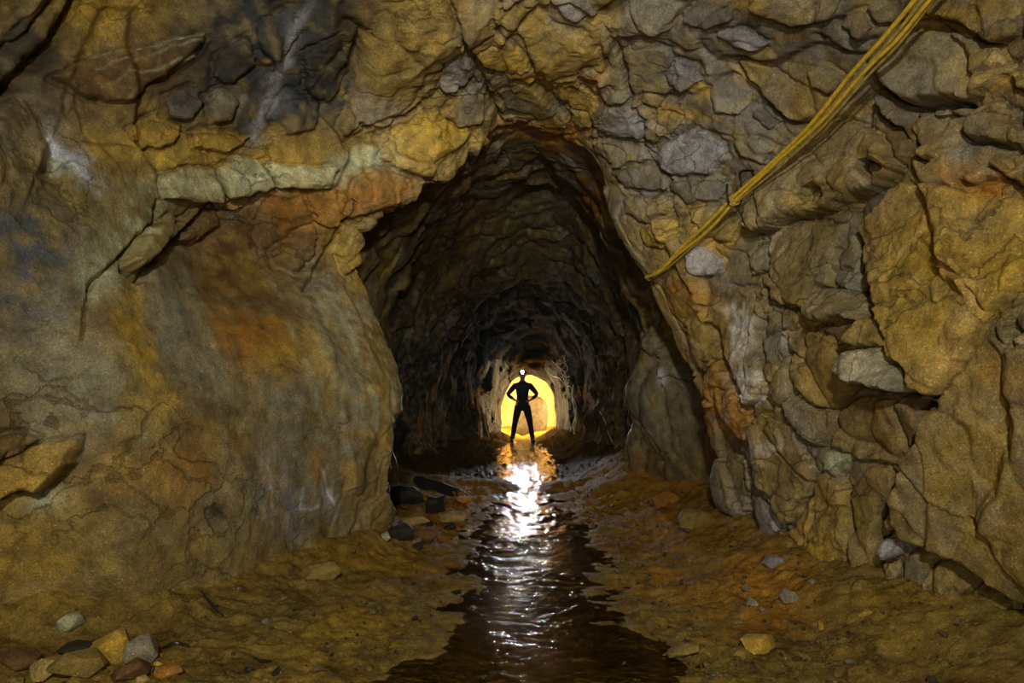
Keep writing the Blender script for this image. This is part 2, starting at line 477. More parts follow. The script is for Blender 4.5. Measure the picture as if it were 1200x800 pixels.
# pieces of the rock face that can be told apart: outline (where the photograph shows it), lift, direction in which it stands proud (degrees, 90 = down), tone
SLABS = [
    # roof, right of the arch
    ([(1022, 78), (1047, 43), (1087, 32), (1133, 40), (1177, 57), (1186, 77), (1167, 97), (1130, 117), (1067, 120), (1053, 112), (1033, 87)], .13, 110, 'g'),
    ([(1077, 22), (1100, 18), (1133, 26), (1173, 55), (1200, 42), (1215, -10), (1095, -10)], .08, 110, 'b'),
    ([(983, 27), (1007, 10), (1020, 30), (1013, 52), (1000, 43)], .07, 100, 'n'),
    ([(880, -10), (900, 13), (930, 28), (978, 23), (990, -12)], .07, 110, 'b'),
    ([(1010, 8), (1030, -10), (1072, -10), (1050, 28), (1026, 30)], .05, 90, 's'),
    ([(840, 37), (877, 30), (903, 50), (887, 60), (867, 55)], .05, 100, 'V'),
    ([(855, 75), (880, 72), (940, 107), (950, 133), (933, 147), (910, 133), (883, 110)], .06, 130, 'b'),
    ([(937, 85), (960, 75), (987, 90), (970, 112), (950, 103)], .05, 130, 'g'),
    ([(877, 133), (890, 120), (917, 140), (900, 152)], .03, 110, 'd'),
    ([(770, 183), (785, 165), (815, 150), (845, 165), (850, 185), (835, 203), (800, 206), (780, 199)], .06, 110, 'V'),
    ([(858, 167), (880, 157), (910, 170), (893, 193), (867, 183)], .05, 100, 'g'),
    ([(880, 232), (890, 213), (940, 160), (980, 140), (1027, 153), (1055, 198), (1040, 210), (1000, 232), (950, 255), (907, 271), (880, 270)], .18, 75, 'b'),
    ([(1013, 190), (1033, 187), (1045, 200), (1027, 212)], .05, 110, 's'),
    ([(955, 220), (970, 216), (978, 232), (962, 243), (953, 235)], .04, 100, 's'),
    ([(1023, 113), (1040, 110), (1063, 130), (1060, 153), (1047, 143), (1030, 130)], .07, 120, 's'),
    ([(1063, 140), (1083, 127), (1117, 133), (1123, 163), (1100, 190), (1085, 190), (1068, 168)], .05, 130, 'b'),
    ([(1083, 122), (1127, 119), (1120, 132), (1087, 134)], .05, 90, 'b'),
    ([(1120, 135), (1160, 113), (1180, 127), (1183, 170), (1153, 162), (1130, 163)], .06, 120, 'b'),
    ([(1123, 205), (1147, 184), (1170, 177), (1180, 193), (1167, 200), (1133, 213)], .07, 110, 'g'),
    ([(1150, 188), (1185, 178), (1220, 172), (1225, 232), (1190, 215)], .07, 130, 'o'),
    ([(1182, 78), (1205, 60), (1230, 90), (1222, 115), (1190, 105)], .06, 110, 'b'),
    # right wall
    ([(903, 294), (913, 267), (935, 256), (985, 262), (985, 285), (975, 310), (978, 338), (963, 344), (957, 366), (943, 360), (920, 357), (910, 330)], .09, 110, 'b'),
    ([(957, 354), (967, 340), (1000, 338), (1022, 352), (1017, 378), (980, 381), (960, 370)], .14, 100, 'g'),
    ([(977, 318), (990, 314), (1013, 315), (1017, 330), (1000, 340), (982, 338)], .03, 60, 's'),
    ([(1010, 337), (1028, 345), (1027, 355), (1013, 349)], .09, 90, 'g'),
    ([(1003, 402), (1017, 380), (1027, 358), (1040, 378), (1050, 397), (1047, 410), (1017, 406)], .10, 100, 'b'),
    ([(1003, 432), (1010, 414), (1027, 407), (1045, 407), (1050, 420), (1067, 437), (1078, 452), (1070, 460), (1040, 454), (1003, 441)], .22, 100, 'G'),
    ([(1080, 457), (1103, 468), (1100, 476), (1080, 468)], .10, 100, 'g'),
    ([(1000, 265), (1013, 300), (1030, 345), (1035, 365), (1050, 393), (1055, 420), (1077, 435), (1080, 455), (1106, 469), (1112, 452), (1150, 372), (1185, 330), (1195, 270),
      (1190, 228), (1130, 222), (1060, 215)], .13, 150, 'o'),
    ([(1112, 460), (1160, 380), (1210, 330), (1250, 330), (1250, 730), (1190, 695), (1140, 660), (1110, 645), (1068, 635), (1056, 590), (1062, 560), (1080, 512)], .12, 170, 'b'),
    ([(827, 364), (850, 337), (887, 334), (903, 360), (900, 394), (910, 454), (903, 470), (887, 476), (870, 436), (850, 417), (837, 387)], .10, 140, 'b'),
    ([(827, 428), (850, 419), (867, 447), (883, 467), (890, 508), (880, 517), (850, 487), (833, 467)], .07, 140, 'r'),
    ([(900, 400), (930, 387), (937, 427), (940, 467), (927, 478), (910, 440)], .06, 140, 'g'),
    ([(933, 394), (947, 384), (987, 397), (1000, 454), (973, 480), (950, 466), (937, 434)], .05, 150, 'b'),
    ([(887, 344), (907, 330), (910, 364), (903, 377)], .05, 140, 'b'),
    ([(933, 474), (947, 457), (967, 484), (970, 522), (953, 517), (940, 500)], .06, 150, 'g'),
    ([(806, 297), (820, 287), (843, 304), (833, 326), (817, 324)], .08, 110, 'V'),
    ([(877, 300), (887, 280), (907, 284), (903, 297), (907, 317), (883, 321)], .06, 120, 'g'),
    ([(800, 376), (820, 367), (830, 380), (847, 417), (827, 436), (805, 412)], .05, 140, 'b'),
    ([(838, 553), (850, 533), (870, 533), (877, 570), (867, 610), (857, 603), (843, 583)], .06, 140, 'g'),
    ([(880, 553), (900, 577), (913, 613), (900, 640), (884, 610)], .05, 150, 'v'),
    ([(888, 505), (905, 485), (935, 500), (955, 545), (940, 583), (922, 620), (900, 570)], .07, 150, 'b'),
    ([(927, 622), (943, 583), (963, 553), (990, 576), (993, 620), (997, 668), (967, 685), (933, 668), (920, 640)], .06, 140, 'o'),
    ([(993, 573), (1020, 545), (1052, 560), (1032, 608), (1030, 678), (1000, 675)], .06, 160, 'b'),
    ([(1030, 603), (1047, 583), (1057, 573), (1055, 612), (1047, 624)], .06, 110, 'g'),
    ([(1033, 628), (1060, 630), (1062, 647), (1050, 654), (1035, 647)], .11, 100, 'V'),
    ([(1035, 655), (1053, 657), (1058, 673), (1050, 687), (1037, 681)], .09, 100, 'b'),
    ([(1083, 680), (1090, 663), (1107, 656), (1127, 673), (1137, 688), (1117, 714), (1090, 708)], .08, 100, 'b'),
    ([(840, 664), (853, 653), (867, 663), (863, 684), (843, 677)], .07, 100, 'v'),
    ([(905, 708), (925, 690), (945, 705), (935, 728), (912, 726)], .05, 100, 'g'),
    ([(985, 480), (1010, 462), (1060, 475), (1075, 500), (1055, 545), (1000, 540), (975, 520)], .04, 170, 'b'),
    ([(1145, 700), (1175, 712), (1185, 745), (1160, 760), (1140, 735)], .05, 120, 'b'),
    # roof over the arch
    ([(430, 50), (455, 10), (520, -8), (540, 43), (547, 62), (533, 73), (510, 97), (477, 130), (450, 150), (420, 143), (407, 165), (398, 150), (418, 90)], .07, 100, 'b'),
    ([(513, 95), (523, 74), (547, 64), (558, 87), (533, 111), (517, 105)], .06, 110, 'V'),
    ([(520, 133), (553, 98), (568, 117), (563, 141), (533, 151)], .06, 110, 's'),
    ([(440, 185), (470, 150), (510, 123), (520, 135), (535, 152), (563, 143), (570, 165), (550, 185), (525, 214), (490, 206), (468, 198)], .08, 100, 'o'),
    ([(405, 250), (420, 210), (440, 196), (468, 202), (495, 212), (480, 236), (440, 252), (425, 262)], .07, 100, 'r'),
    ([(527, -6), (577, -6), (575, 25), (582, 40), (550, 53), (540, 42)], .05, 110, 'b'),
    ([(580, -8), (630, -8), (603, 12), (590, 12)], .07, 110, 'v'),
    ([(577, 14), (600, 17), (627, 2), (633, 15), (612, 30), (598, 34), (580, 25)], .05, 110, 'b'),
    ([(553, 57), (580, 43), (607, 63), (630, 87), (640, 104), (617, 100), (567, 80)], .05, 120, 'o'),
    ([(607, 37), (633, 20), (653, 37), (687, 43), (707, 67), (707, 87), (680, 80), (677, 107), (647, 100), (630, 83), (617, 60)], .06, 120, 'b'),
    ([(640, -8), (690, -8), (702, 18), (672, 28), (650, 14)], .06, 110, 'v'),
    ([(567, 83), (613, 99), (647, 127), (668, 148), (653, 151), (590, 143), (580, 123)], .06, 110, 'b'),
    ([(647, 105), (677, 110), (697, 120), (693, 148), (673, 150), (660, 123)], .05, 120, 'o'),
    ([(703, 22), (723, 60), (727, 87), (740, 110), (707, 118), (693, 103), (710, 83), (703, 47)], .04, 120, 'g'),
    ([(703, 142), (710, 123), (743, 117), (760, 147), (753, 161), (720, 154)], .06, 100, 'v'),
    ([(693, 163), (720, 158), (750, 163), (760, 187), (727, 194), (707, 180)], .05, 110, 'g'),
    ([(723, 200), (763, 190), (783, 210), (780, 224), (740, 221)], .06, 100, 's'),
    ([(727, 65), (750, 50), (785, 60), (795, 95), (770, 125), (745, 115)], .05, 110, 'b'),
    ([(780, 83), (797, 67), (815, 75), (825, 95), (802, 106), (787, 100)], .06, 110, 'v'),
    ([(755, 142), (775, 130), (800, 140), (790, 153), (772, 168), (763, 160)], .05, 110, 'b'),
    ([(735, 12), (765, -6), (800, 5), (790, 28), (757, 34)], .05, 110, 'g'),
    ([(800, 20), (822, -6), (868, -6), (862, 20), (838, 28)], .06, 110, 's'),
    ([(830, 100), (855, 92), (876, 112), (868, 135), (842, 128)], .05, 110, 'g'),
    ([(785, 212), (815, 212), (850, 208), (842, 232), (806, 240)], .05, 110, 's'),
    ([(735, 232), (775, 228), (790, 246), (760, 262), (742, 250)], .06, 110, 'b'),
    ([(752, 266), (785, 250), (800, 270), (778, 292), (760, 288)], .05, 120, 'o'),
    ([(808, 244), (845, 238), (862, 258), (850, 285), (822, 276)], .05, 110, 'b'),
    # dark slaty roof on the left
    ([(236, 110), (262, 100), (282, 118), (275, 142), (250, 146)], .06, 100, 'g'),
    ([(195, 110), (225, 98), (240, 118), (225, 140), (200, 136)], .05, 100, 's'),
    ([(300, 30), (340, 5), (352, 40), (325, 70), (300, 60)], .06, 110, 's'),
    ([(355, 60), (400, 40), (415, 90), (380, 120), (355, 100)], .07, 110, 'd'),
    ([(255, 60), (290, 40), (298, 75), (275, 100), (250, 90)], .05, 100, 'd'),
    ([(340, 105), (375, 122), (370, 150), (340, 160), (322, 135)], .05, 100, 's'),
    ([(150, 150), (185, 130), (215, 145), (205, 168), (165, 172)], .05, 100, 'o'),
    ([(225, 150), (265, 150), (300, 160), (270, 178), (232, 174)], .05, 100, 'o'),
    # left: the pale ledge, the blocks under it and the layered toe of rock
    ([(182, 205), (215, 197), (253, 197), (262, 232), (207, 232), (190, 235)], .12, 90, 'p'),
    ([(256, 196), (277, 180), (307, 186), (320, 218), (262, 230)], .13, 90, 'p'),
    ([(310, 187), (350, 194), (397, 197), (380, 223), (322, 219)], .12, 90, 'p'),
    ([(150, 292), (168, 268), (196, 250), (212, 262), (186, 292), (160, 318), (146, 312)], .12, 120, 'b'),
    ([(200, 262), (226, 240), (252, 238), (258, 262), (228, 284), (205, 282)], .08, 110, 'n'),
    ([(252, 236), (280, 228), (296, 236), (276, 244), (258, 244)], .09, 90, 'r'),
    ([(318, 292), (345, 274), (372, 266), (372, 296), (345, 318), (322, 308)], .06, 110, 'n'),
    ([(396, 300), (416, 264), (432, 286), (428, 306), (408, 320)], .10, 100, 'b'),
    ([(355, 225), (398, 218), (420, 236), (400, 268), (372, 262)], .05, 110, 'r'),
    ([(-20, 555), (10, 530), (50, 518), (98, 514), (86, 542), (70, 558), (46, 577), (20, 574), (-20, 590)], .13, 70, 'o'),
    ([(-20, 512), (20, 505), (48, 512), (22, 530), (-20, 545)], .10, 90, 'n'),
    ([(55, 95), (120, 62), (200, 46), (242, 32), (244, 44), (200, 82), (150, 120), (100, 118)], .06, 110, 'n'),
    ([(345, 668), (362, 650), (400, 642), (420, 655), (384, 680), (362, 676)], .06, 100, 'o'),
]
# open cracks: polyline, half width in pixels, depth in metres
CRACKS = [
    ([(518, -5), (540, 43), (558, 82), (590, 142)], 2.2, .06),
    ([(700, 18), (725, 70), (736, 106), (757, 147), (772, 190), (785, 212), (788, 246), (800, 290)], 2.2, .06),
    ([(565, 80), (600, 92), (640, 112), (668, 148)], 1.8, .05),
    ([(405, 172), (440, 142), (480, 132), (512, 110), (553, 96)], 2.6, .07),
    ([(90, -5), (62, 48), (0, 118), (-20, 135)], 7, .14),
    ([(60, -5), (30, 40), (-20, 80)], 3, .06),
    ([(855, 74), (886, 112), (912, 135), (938, 148)], 2.4, .07),
    ([(1050, 30), (1010, 50), (980, 26)], 2, .05),
    ([(1032, 88), (1052, 113), (1068, 121), (1125, 119)], 4, .09),
    ([(1020, 112), (1045, 145), (1062, 165), (1085, 192)], 3, .07),
    ([(1120, 135), (1128, 160), (1152, 163), (1182, 180)], 2.5, .07),
    ([(1105, 470), (1085, 500), (1062, 560), (1056, 575)], 2.2, .05),
    ([(1056, 566), (1034, 604), (1030, 660), (1040, 690), (1052, 716)], 5, .12),
    ([(1063, 640), (1100, 650), (1136, 686), (1186, 702), (1196, 745), (1194, 790)], 3.2, .09),
    ([(963, 545), (945, 582), (924, 625), (921, 642), (936, 672)], 2.4, .06),
    ([(990, 580), (995, 622), (1004, 672)], 1.8, .04),
    ([(870, 533), (882, 562), (902, 592), (922, 642)], 2.4, .06),
    ([(838, 590), (848, 600), (866, 612)], 3.5, .08),
    ([(1190, 270), (1196, 330), (1188, 370), (1196, 405)], 2.5, .05),
    ([(1080, 510), (1072, 470), (1104, 476)], 5, .12),
    ([(1000, 445), (1040, 458), (1072, 463)], 5, .10),
    ([(822, 360), (836, 392), (850, 420), (868, 450), (886, 480)], 3.5, .09),
    ([(905, 330), (906, 370), (902, 400), (912, 455), (928, 480)], 2.2, .06),
    ([(112, 330), (140, 302), (172, 268), (182, 235)], 2.5, .06),
    ([(148, 316), (166, 326), (190, 290), (240, 245), (300, 232)], 4, .09),
    ([(362, 336), (378, 312), (396, 285), (408, 262), (440, 252), (480, 238)], 4.5, .10),
    ([(95, 395), (97, 360), (112, 332)], 2, .04),
    ([(98, 514), (84, 546), (47, 580), (20, 577)], 2.5, .06),
    ([(190, 96), (232, 66), (246, 40)], 3, .07),
    ([(412, 28), (428, 52), (420, 80), (404, 90)], 8, .12),
    ([(1180, 330), (1206, 345)], 2, .05),
    ([(955, 40), (985, 62), (1012, 66)], 2, .05),
    ([(757, 330), (765, 420), (775, 452), (792, 500)], 2, .04),
]
# stains and mineral bloom: centre, radii, angle, colour, strength
BLOBS = [
    (250, 172, 120, 26, -4, OCHRE, 1.0), (330, 185, 40, 22, 20, OCHRE, 1.1), (150, 25, 90, 32, -5, OCHRE * .8, .9),
    (310, 75, 135, 78, 0, SLATE * .26, 1.1), (390, 50, 50, 60, 0, SLATE * .22, 1.1), (320, 110, 12, 62, 20, VIOLET, .8), (345, 30, 10, 40, 30, VIOLET * .8, .6),
    (270, 120, 24, 14, 0, GREY, .6), (20, 75, 62, 70, -40, DARK, .9), (150, 92, 90, 36, -15, BROWN * .75, .9),
    (90, 195, 14, 44, -35, VIOLET * 1.3, .8), (70, 185, 8, 30, -35, PALE, .4),
    (30, 320, 55, 90, 0, SLATE * .75, .8), (60, 430, 40, 70, 0, GREY * .7, .7), (100, 470, 30, 80, 0, GREY * .8, .6),
    (165, 400, 16, 75, -18, OCHRE * .85, .9), (300, 395, 60, 32, 25, ORANGE * .8, .9), (330, 420, 30, 20, 0, OCHRE * .9, .8),
    (210, 375, 30, 75, -20, GREY * .75, .8), (345, 520, 45, 70, -15, GREY * .72, .7), (385, 590, 16, 20, 0, VIOLET * 1.2, .5), (330, 590, 26, 40, -25, VIOLET * .8, .7),
    (390, 375, 26, 70, -22, GREY, .7), (375, 545, 10, 20, 0, ORANGE * .8, .8), (378, 430, 12, 45, -20, OCHRE * .9, .7), (405, 500, 40, 90, -8, GREY * .85, .5),
    (300, 275, 70, 38, 0, BROWN, .9), (260, 330, 60, 20, 30, BROWN * .9, .7), (350, 245, 50, 22, 10, ORANGE * .8, .7),
    (30, 660, 46, 90, 0, OCHRE * .8, .7), (120, 590, 25, 18, 0, BROWN * .6, .7), (248, 600, 12, 14, 0, DARK, .9), (60, 585, 26, 14, -10, PALE * .8, .7),
    (170, 650, 110, 60, 0, OLIVE * .75, .5), (210, 560, 60, 30, 0, ORANGE * .65, .5),
    (150, 270, 55, 30, -50, PALE * .7, .7), (125, 320, 28, 22, -40, PALE * .7, .5),
    # roof
    (470, 60, 60, 70, 0, OLIVE, .6), (440, 130, 40, 18, 10, VIOLET, .6), (500, 155, 60, 22, -10, OCHRE, .8), (430, 190, 40, 16, -25, PALE * .9, .9),
    (430, 225, 50, 20, -15, ORANGE * .8, .7), (640, 75, 60, 40, 30, OCHRE * .8, .6), (640, 160, 58, 16, 6, ORANGE, 1.0), (690, 105, 20, 20, 0, ORANGE, .6),
    (830, 170, 70, 60, 20, VIOLET * .7, .5), (790, 90, 60, 60, 20, SLATE, .5), (740, 160, 30, 40, 20, VIOLET * .7, .5), (790, 130, 40, 10, 10, OCHRE * .9, .5),
    (870, 85, 20, 12, 30, OCHRE, .6), (910, 40, 80, 30, 20, SLATE * .7, .6), (825, 110, 16, 8, 30, OCHRE, .6),
    (1090, 90, 70, 40, 0, GREY, .5), (1160, 85, 40, 30, 0, OCHRE, .8), (1130, 15, 80, 22, 0, OCHRE * .7, .7), (1060, 150, 20, 30, 0, BROWN, .5),
    # right wall
    (1120, 330, 70, 90, 20, OCHRE * .52, .7), (1180, 300, 22, 60, 0, OCHRE * .62, .8), (1150, 215, 50, 22, 10, ORANGE, .8), (1000, 310, 60, 40, 0, GREY * .9, .5),
    (1070, 300, 16, 40, 20, OCHRE, .5), (1120, 420, 14, 40, 20, GREY, .5), (1150, 560, 60, 110, 0, OCHRE * .62, .7), (1170, 450, 40, 30, 0, ORANGE * .7, .7),
    (960, 640, 46, 60, 0, OCHRE * .85, .7), (850, 470, 24, 46, -25, ORANGE, .8), (1035, 490, 60, 40, 0, BROWN, .7), (1170, 680, 40, 60, 0, OLIVE * .8, .5),
    (872, 372, 20, 12, 30, WHITE, 1.1), (880, 402, 13, 22, -10, WHITE, .9), (891, 452, 15, 20, -10, WHITE, 1.2), (905, 525, 28, 9, -12, VIOLET * 1.4, .8),
    (866, 440, 10, 16, 0, VIOLET * 1.2, .5), (885, 640, 36, 50, 10, VIOLET * .8, .7), (1045, 640, 12, 8, 0, WHITE * .9, 1.0), (1035, 420, 14, 9, 0, PALE, .5),
    (975, 540, 16, 10, 0, PALE * .8, .6), (830, 400, 30, 40, -30, OLIVE * .9, .5), (800, 340, 30, 40, 0, ORANGE * .7, .6),
    (790, 290, 30, 30, 0, OCHRE * .8, .5), (930, 400, 12, 24, 0, VIOLET, .5), (830, 690, 60, 30, 0, ORANGE * .8, .6), (1010, 720, 80, 40, 0, OLIVE * .7, .5),
]
# thin mineral veins and lime runs
VEINS = [
    ([(112, 66), (170, 52), (238, 34)], 2.2, PALE * .7, .9), ([(112, 84), (160, 66), (205, 52), (240, 40)], 1.8, PALE * .7, .8), ([(118, 108), (160, 88), (200, 76), (226, 62)], 2.2, PALE * .6, .9),
    ([(140, 122), (176, 100)], 2, PALE * .5, .8), ([(160, 55), (150, 90)], 1.5, PALE * .5, .7), ([(190, 48), (184, 78)], 1.5, PALE * .5, .7), ([(352, 20), (330, 70), (305, 160)], 5, VIOLET * 1.1, .8),
    ([(60, 160), (85, 190), (100, 218)], 5, WHITE * .7, .8), ([(310, 545), (316, 596)], 1.6, WHITE * .7, .7), ([(352, 570), (350, 598), (372, 596)], 1.6, WHITE * .7, .7), ([(378, 548), (390, 590)], 1.6, WHITE * .7, .8),
    ([(340, 380), (372, 450), (385, 520)], 4, PALE * .7, .5), ([(395, 350), (425, 420), (440, 500)], 5, PALE * .65, .5), ([(215, 310), (245, 390), (270, 470)], 6, PALE * .6, .4),
    ([(160, 330), (185, 400), (200, 470)], 5, OCHRE * .9, .6), ([(875, 360), (862, 385), (872, 415), (866, 430)], 5, WHITE, .9), ([(880, 440), (890, 470)], 9, WHITE, .9), ([(878, 376), (894, 380)], 5, WHITE, .8),
    ([(880, 530), (920, 520)], 5, VIOLET * 1.4, .8), ([(1060, 300), (1090, 270)], 3, PALE * .7, .6), ([(690, 80), (720, 75), (750, 60)], 4, PALE * .6, .5), ([(795, 130), (850, 140), (880, 110)], 4, OCHRE, .4),
    ([(1095, 350), (1080, 400), (1110, 440)], 6, OCHRE * .9, .4), ([(430, 20), (415, 70), (400, 130)], 6, DARK * .5, .8), ([(180, 214), (250, 214), (310, 202), (400, 205)], 8, PALE, .7),
]
# the same behind the arch, plus dark patches that paint shade into recesses
DEEP_BLOBS = [
    (560, 240, 60, 16, 20, PALE * .45, .7), (560, 240, 30, 16, 20, ORANGE * .6, .7), (520, 320, 40, 60, 0, BROWN * .6, .9), (600, 275, 60, 30, 10, OLIVE * .7, .6),
    (640, 150, 70, 22, 6, ORANGE, 1.0), (700, 230, 22, 40, 0, ORANGE * .7, .9), (535, 522, 20, 6, 0, ORANGE * 1.3, 1.0), (510, 455, 22, 30, 0, SLATE * .7, .6),
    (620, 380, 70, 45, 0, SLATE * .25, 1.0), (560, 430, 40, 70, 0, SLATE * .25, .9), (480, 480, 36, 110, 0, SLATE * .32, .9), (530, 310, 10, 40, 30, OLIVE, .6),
    (780, 440, 6, 8, 0, WHITE * .6, .8), (760, 560, 40, 36, 0, ORANGE * .8, .8), (715, 575, 30, 14, 0, ORANGE, .9), (790, 520, 30, 60, 0, GREY * .7, .6), (700, 440, 40, 90, 0, BROWN * .5, .7),
    (620, 470, 60, 40, 0, OCHRE * 1.1, .0),
]


def rock_fields(X, s, deep):
    """displacement (without slabs), albedo and wetness of base points X"""
    n = len(X)
    X = X.astype(np.float32)
    Y = np.maximum(X[:, 1], .3)
    U = CX + X[:, 0] / Y * F
    V = HOR - (X[:, 2] - CAMH) / Y * F
    # how blocky: right wall and roof are slabby, the lower left bulge is worn smooth
    smooth = sstep(470, 330, U) * sstep(190, 260, V + .12 * U) if not deep else np.zeros(n, np.float32)
    smooth = smooth * sstep(6.3, 5.4, s)
    block = 1 - .88 * smooth
    warp = np.stack([fbm(X, 1.6, 3, 11), fbm(X, 1.6, 3, 12), fbm(X, 1.6, 3, 13)], 1) * .16
    e1 = np.array([.35, -.45, -.82]); e1 /= np.linalg.norm(e1)
    e2 = np.array([.8, .6, 0.]); e2 -= e1 * e2.dot(e1); e2 /= np.linalg.norm(e2)
    e3 = np.cross(e1, e2)
    Q = (X + warp * .8) @ np.stack([e1 * .95, e2 * 2.9, e3 * 2.0], 1).astype(np.float32)
    r, h1, gap, _ = cells(Q, 1, .10)
    d1 = h1 * .10
    c1 = np.exp(-(gap / .05) ** 2) * (r[:, 6] > .3)
    r2, h2, gap2, _ = cells(Q * 2.3 + warp * 3, 2, .16)
    d2 = h2 * .026
    c2 = np.exp(-(gap2 / .08) ** 2)
    d3 = noise3(Q, 5.5, 9) * .006
    big = fbm(X, .9, 3, 1) * .12
    mid = fbm(X, 4, 4, 2) * .022
    fine = fbm(X, 22, 3, 3) * .008
    ridged = (1 - np.abs(noise3(X, 3.1, 5))) ** 3
    # streaks running down and forward along the smooth bulge
    g1 = np.array([.55, -.35, -.75]); g1 /= np.linalg.norm(g1)
    ST = X - (X @ g1.astype(np.float32))[:, None] * g1.astype(np.float32) * .82
    streak = fbm(ST, 7, 4, 6)
    disp = big * .8 + mid * (.15 + .85 * block) + fine * (.6 + .4 * block) + block * (d1 + d2 + d3 - (.014 + .022 * sstep(350, 620, U)) * c1 - .012 * c2 * (r2[:, 6] > .55)) + (1 - block) * streak * .016
    # albedo
    n1 = fbm(X, 1.3, 5, 21)
    n2 = fbm(X, 2.6, 5, 22)
    n3 = fbm(X, 6.0, 5, 23)
    sm = lambda a, b, x: sstep(a, b, x)[:, None]
    C = np.tile(OLIVE * .8, (n, 1))
    C = C + (OCHRE * .9 - C) * sm(.0, .35, n1 + .4 * n3) * .75
    right = sstep(420, 620, U)
    C = C + (VIOLET * .75 - C) * (sstep(-.05, .3, n2 + .35 * n3) * (.15 + .5 * right * sstep(420, 150, V)))[:, None]
    C = C + (GREY * .8 - C) * (sstep(.0, .3, fbm(X, 2.0, 4, 31)) * .55)[:, None]
    C = C + (BROWN * .7 - C) * (sstep(.05, .4, fbm(X, 3.3, 4, 33)) * .6)[:, None]
    C = C + (GREY * np.array([.80, .76, .74]) - C) * (.34 * right * (.6 + .8 * np.clip(n2 + .3, 0, 1)))[:, None]
    per = (r[:, 7] - .5)[:, None]
    C = C * (1 + (.9 if deep else .45) * per * block[:, None])
    C = C + (VIOLET * .8 - C) * ((r2[:, 7] > .8) * block * .35 * right)[:, None]
    C = C + (PALE * .6 - C) * (sstep(.12, .4, streak) * (1 - block) * .35)[:, None]
    wu = U + 16 * fbm(X, 5, 3, 41)
    wv = V + 16 * fbm(X, 5, 3, 42)
    tex = .5 + fbm(X, 9, 4, 43) * 1.3 + .25 * streak
    for (bu, bv, ru, rv, ang, col, st) in (DEEP_BLOBS if deep else BLOBS):
        ca, sa = math.cos(math.radians(ang)), math.sin(math.radians(ang))
        sel = np.nonzero((np.abs(U - bu) < 2.2 * max(ru, rv) + 20) & (np.abs(V - bv) < 2.2 * max(ru, rv) + 20) & (s > 1.7))[0]
        if not len(sel):
            continue
        du, dv = wu[sel] - bu, wv[sel] - bv
        a, b = (du * ca + dv * sa) / ru, (-du * sa + dv * ca) / rv
        k = np.clip(np.exp(-(a * a + b * b) ** 1.3 * .8) * (1.5 * tex[sel] + .25) * st, 0, 1)
        C[sel] += (col - C[sel]) * k[:, None]
    if not deep:
        for (line, hw, col, st) in VEINS:
            q = np.array(line)
            sel = np.nonzero((U > q[:, 0].min() - 20) & (U < q[:, 0].max() + 20) & (V > q[:, 1].min() - 20) & (V < q[:, 1].max() + 20) & (s > 1.7) & (s < 5.4))[0]
            d, _ = poly_dist(U[sel] * .5 + wu[sel] * .5, V[sel] * .5 + wv[sel] * .5, line, False)
            k = np.clip(np.exp(-(d / hw) ** 2) * st * (tex[sel] * 1.3 + .2), 0, 1)
            C[sel] += (col - C[sel]) * k[:, None]
    wet = np.clip(.25 + .5 * n3, 0, 1)
    if deep:
        disp = disp + (fbm(X, .8, 3, 77) * .16 + np.abs(noise3(X, 1.7, 78)) * .12 - .04) * sstep(7.06, 7.9, s)
    return disp.astype(np.float32), C.astype(np.float32), wet.astype(np.float32), U, V


def grid_faces(R, Ccols):
    a = (np.arange(R - 1)[:, None] * Ccols + np.arange(Ccols - 1)[None]).ravel()
    return np.stack([a, a + Ccols, a + Ccols + 1, a + 1], 1)


def surf(svals, tvals):
    g = crom(crom(NET, svals, 0), tvals, 1)
    ds = np.gradient(g, axis=0)
    dt = np.gradient(g, axis=1)
    nrm = np.cross(dt, ds)
    nrm /= np.linalg.norm(nrm, axis=2)[..., None] + 1e-9
    return g.reshape(-1, 3), nrm.reshape(-1, 3)


# ---- near chamber
SV = np.concatenate([np.linspace(.9, 2, 30)[:-1], np.linspace(2, 5, 330)[:-1], np.linspace(5, 7.05, 70)])
TV = np.linspace(0, 14, 1381)
R_, C_ = len(SV), len(TV)
base, nrm = surf(SV, TV)
S_ = np.repeat(SV, C_)
T_ = np.tile(TV, R_)
# normals must look into the tunnel
axis_pt = np.stack([np.zeros(len(base)), base[:, 1], np.full(len(base), 1.6)], 1)
if ((axis_pt - base) * nrm).sum(1).mean() < 0:
    nrm = -nrm
disp, tint, wet, U, V = rock_fields(base, S_, False)
vis = (S_ > 1.6) & (S_ < 5.6)
RU = U + 5 * fbm(base, 7, 2, 51) + 3.0 * fbm(base, 24, 2, 52)
RV = V + 5 * fbm(base, 7, 2, 53) + 3.0 * fbm(base, 24, 2, 54)
for (line, hw, dep) in CRACKS:
    q = np.array(line)
    sel = np.nonzero(vis & (U > q[:, 0].min() - 25) & (U < q[:, 0].max() + 25) & (V > q[:, 1].min() - 25) & (V < q[:, 1].max() + 25))[0]
    d, _ = poly_dist(RU[sel], RV[sel], line, False)
    disp[sel] -= dep * np.exp(-(d / hw) ** 2)
sid = np.full(len(base), -1, np.int32)
lift = np.zeros(len(base), np.float32)
slab_tint = tint.copy()
rs = random.Random(3)
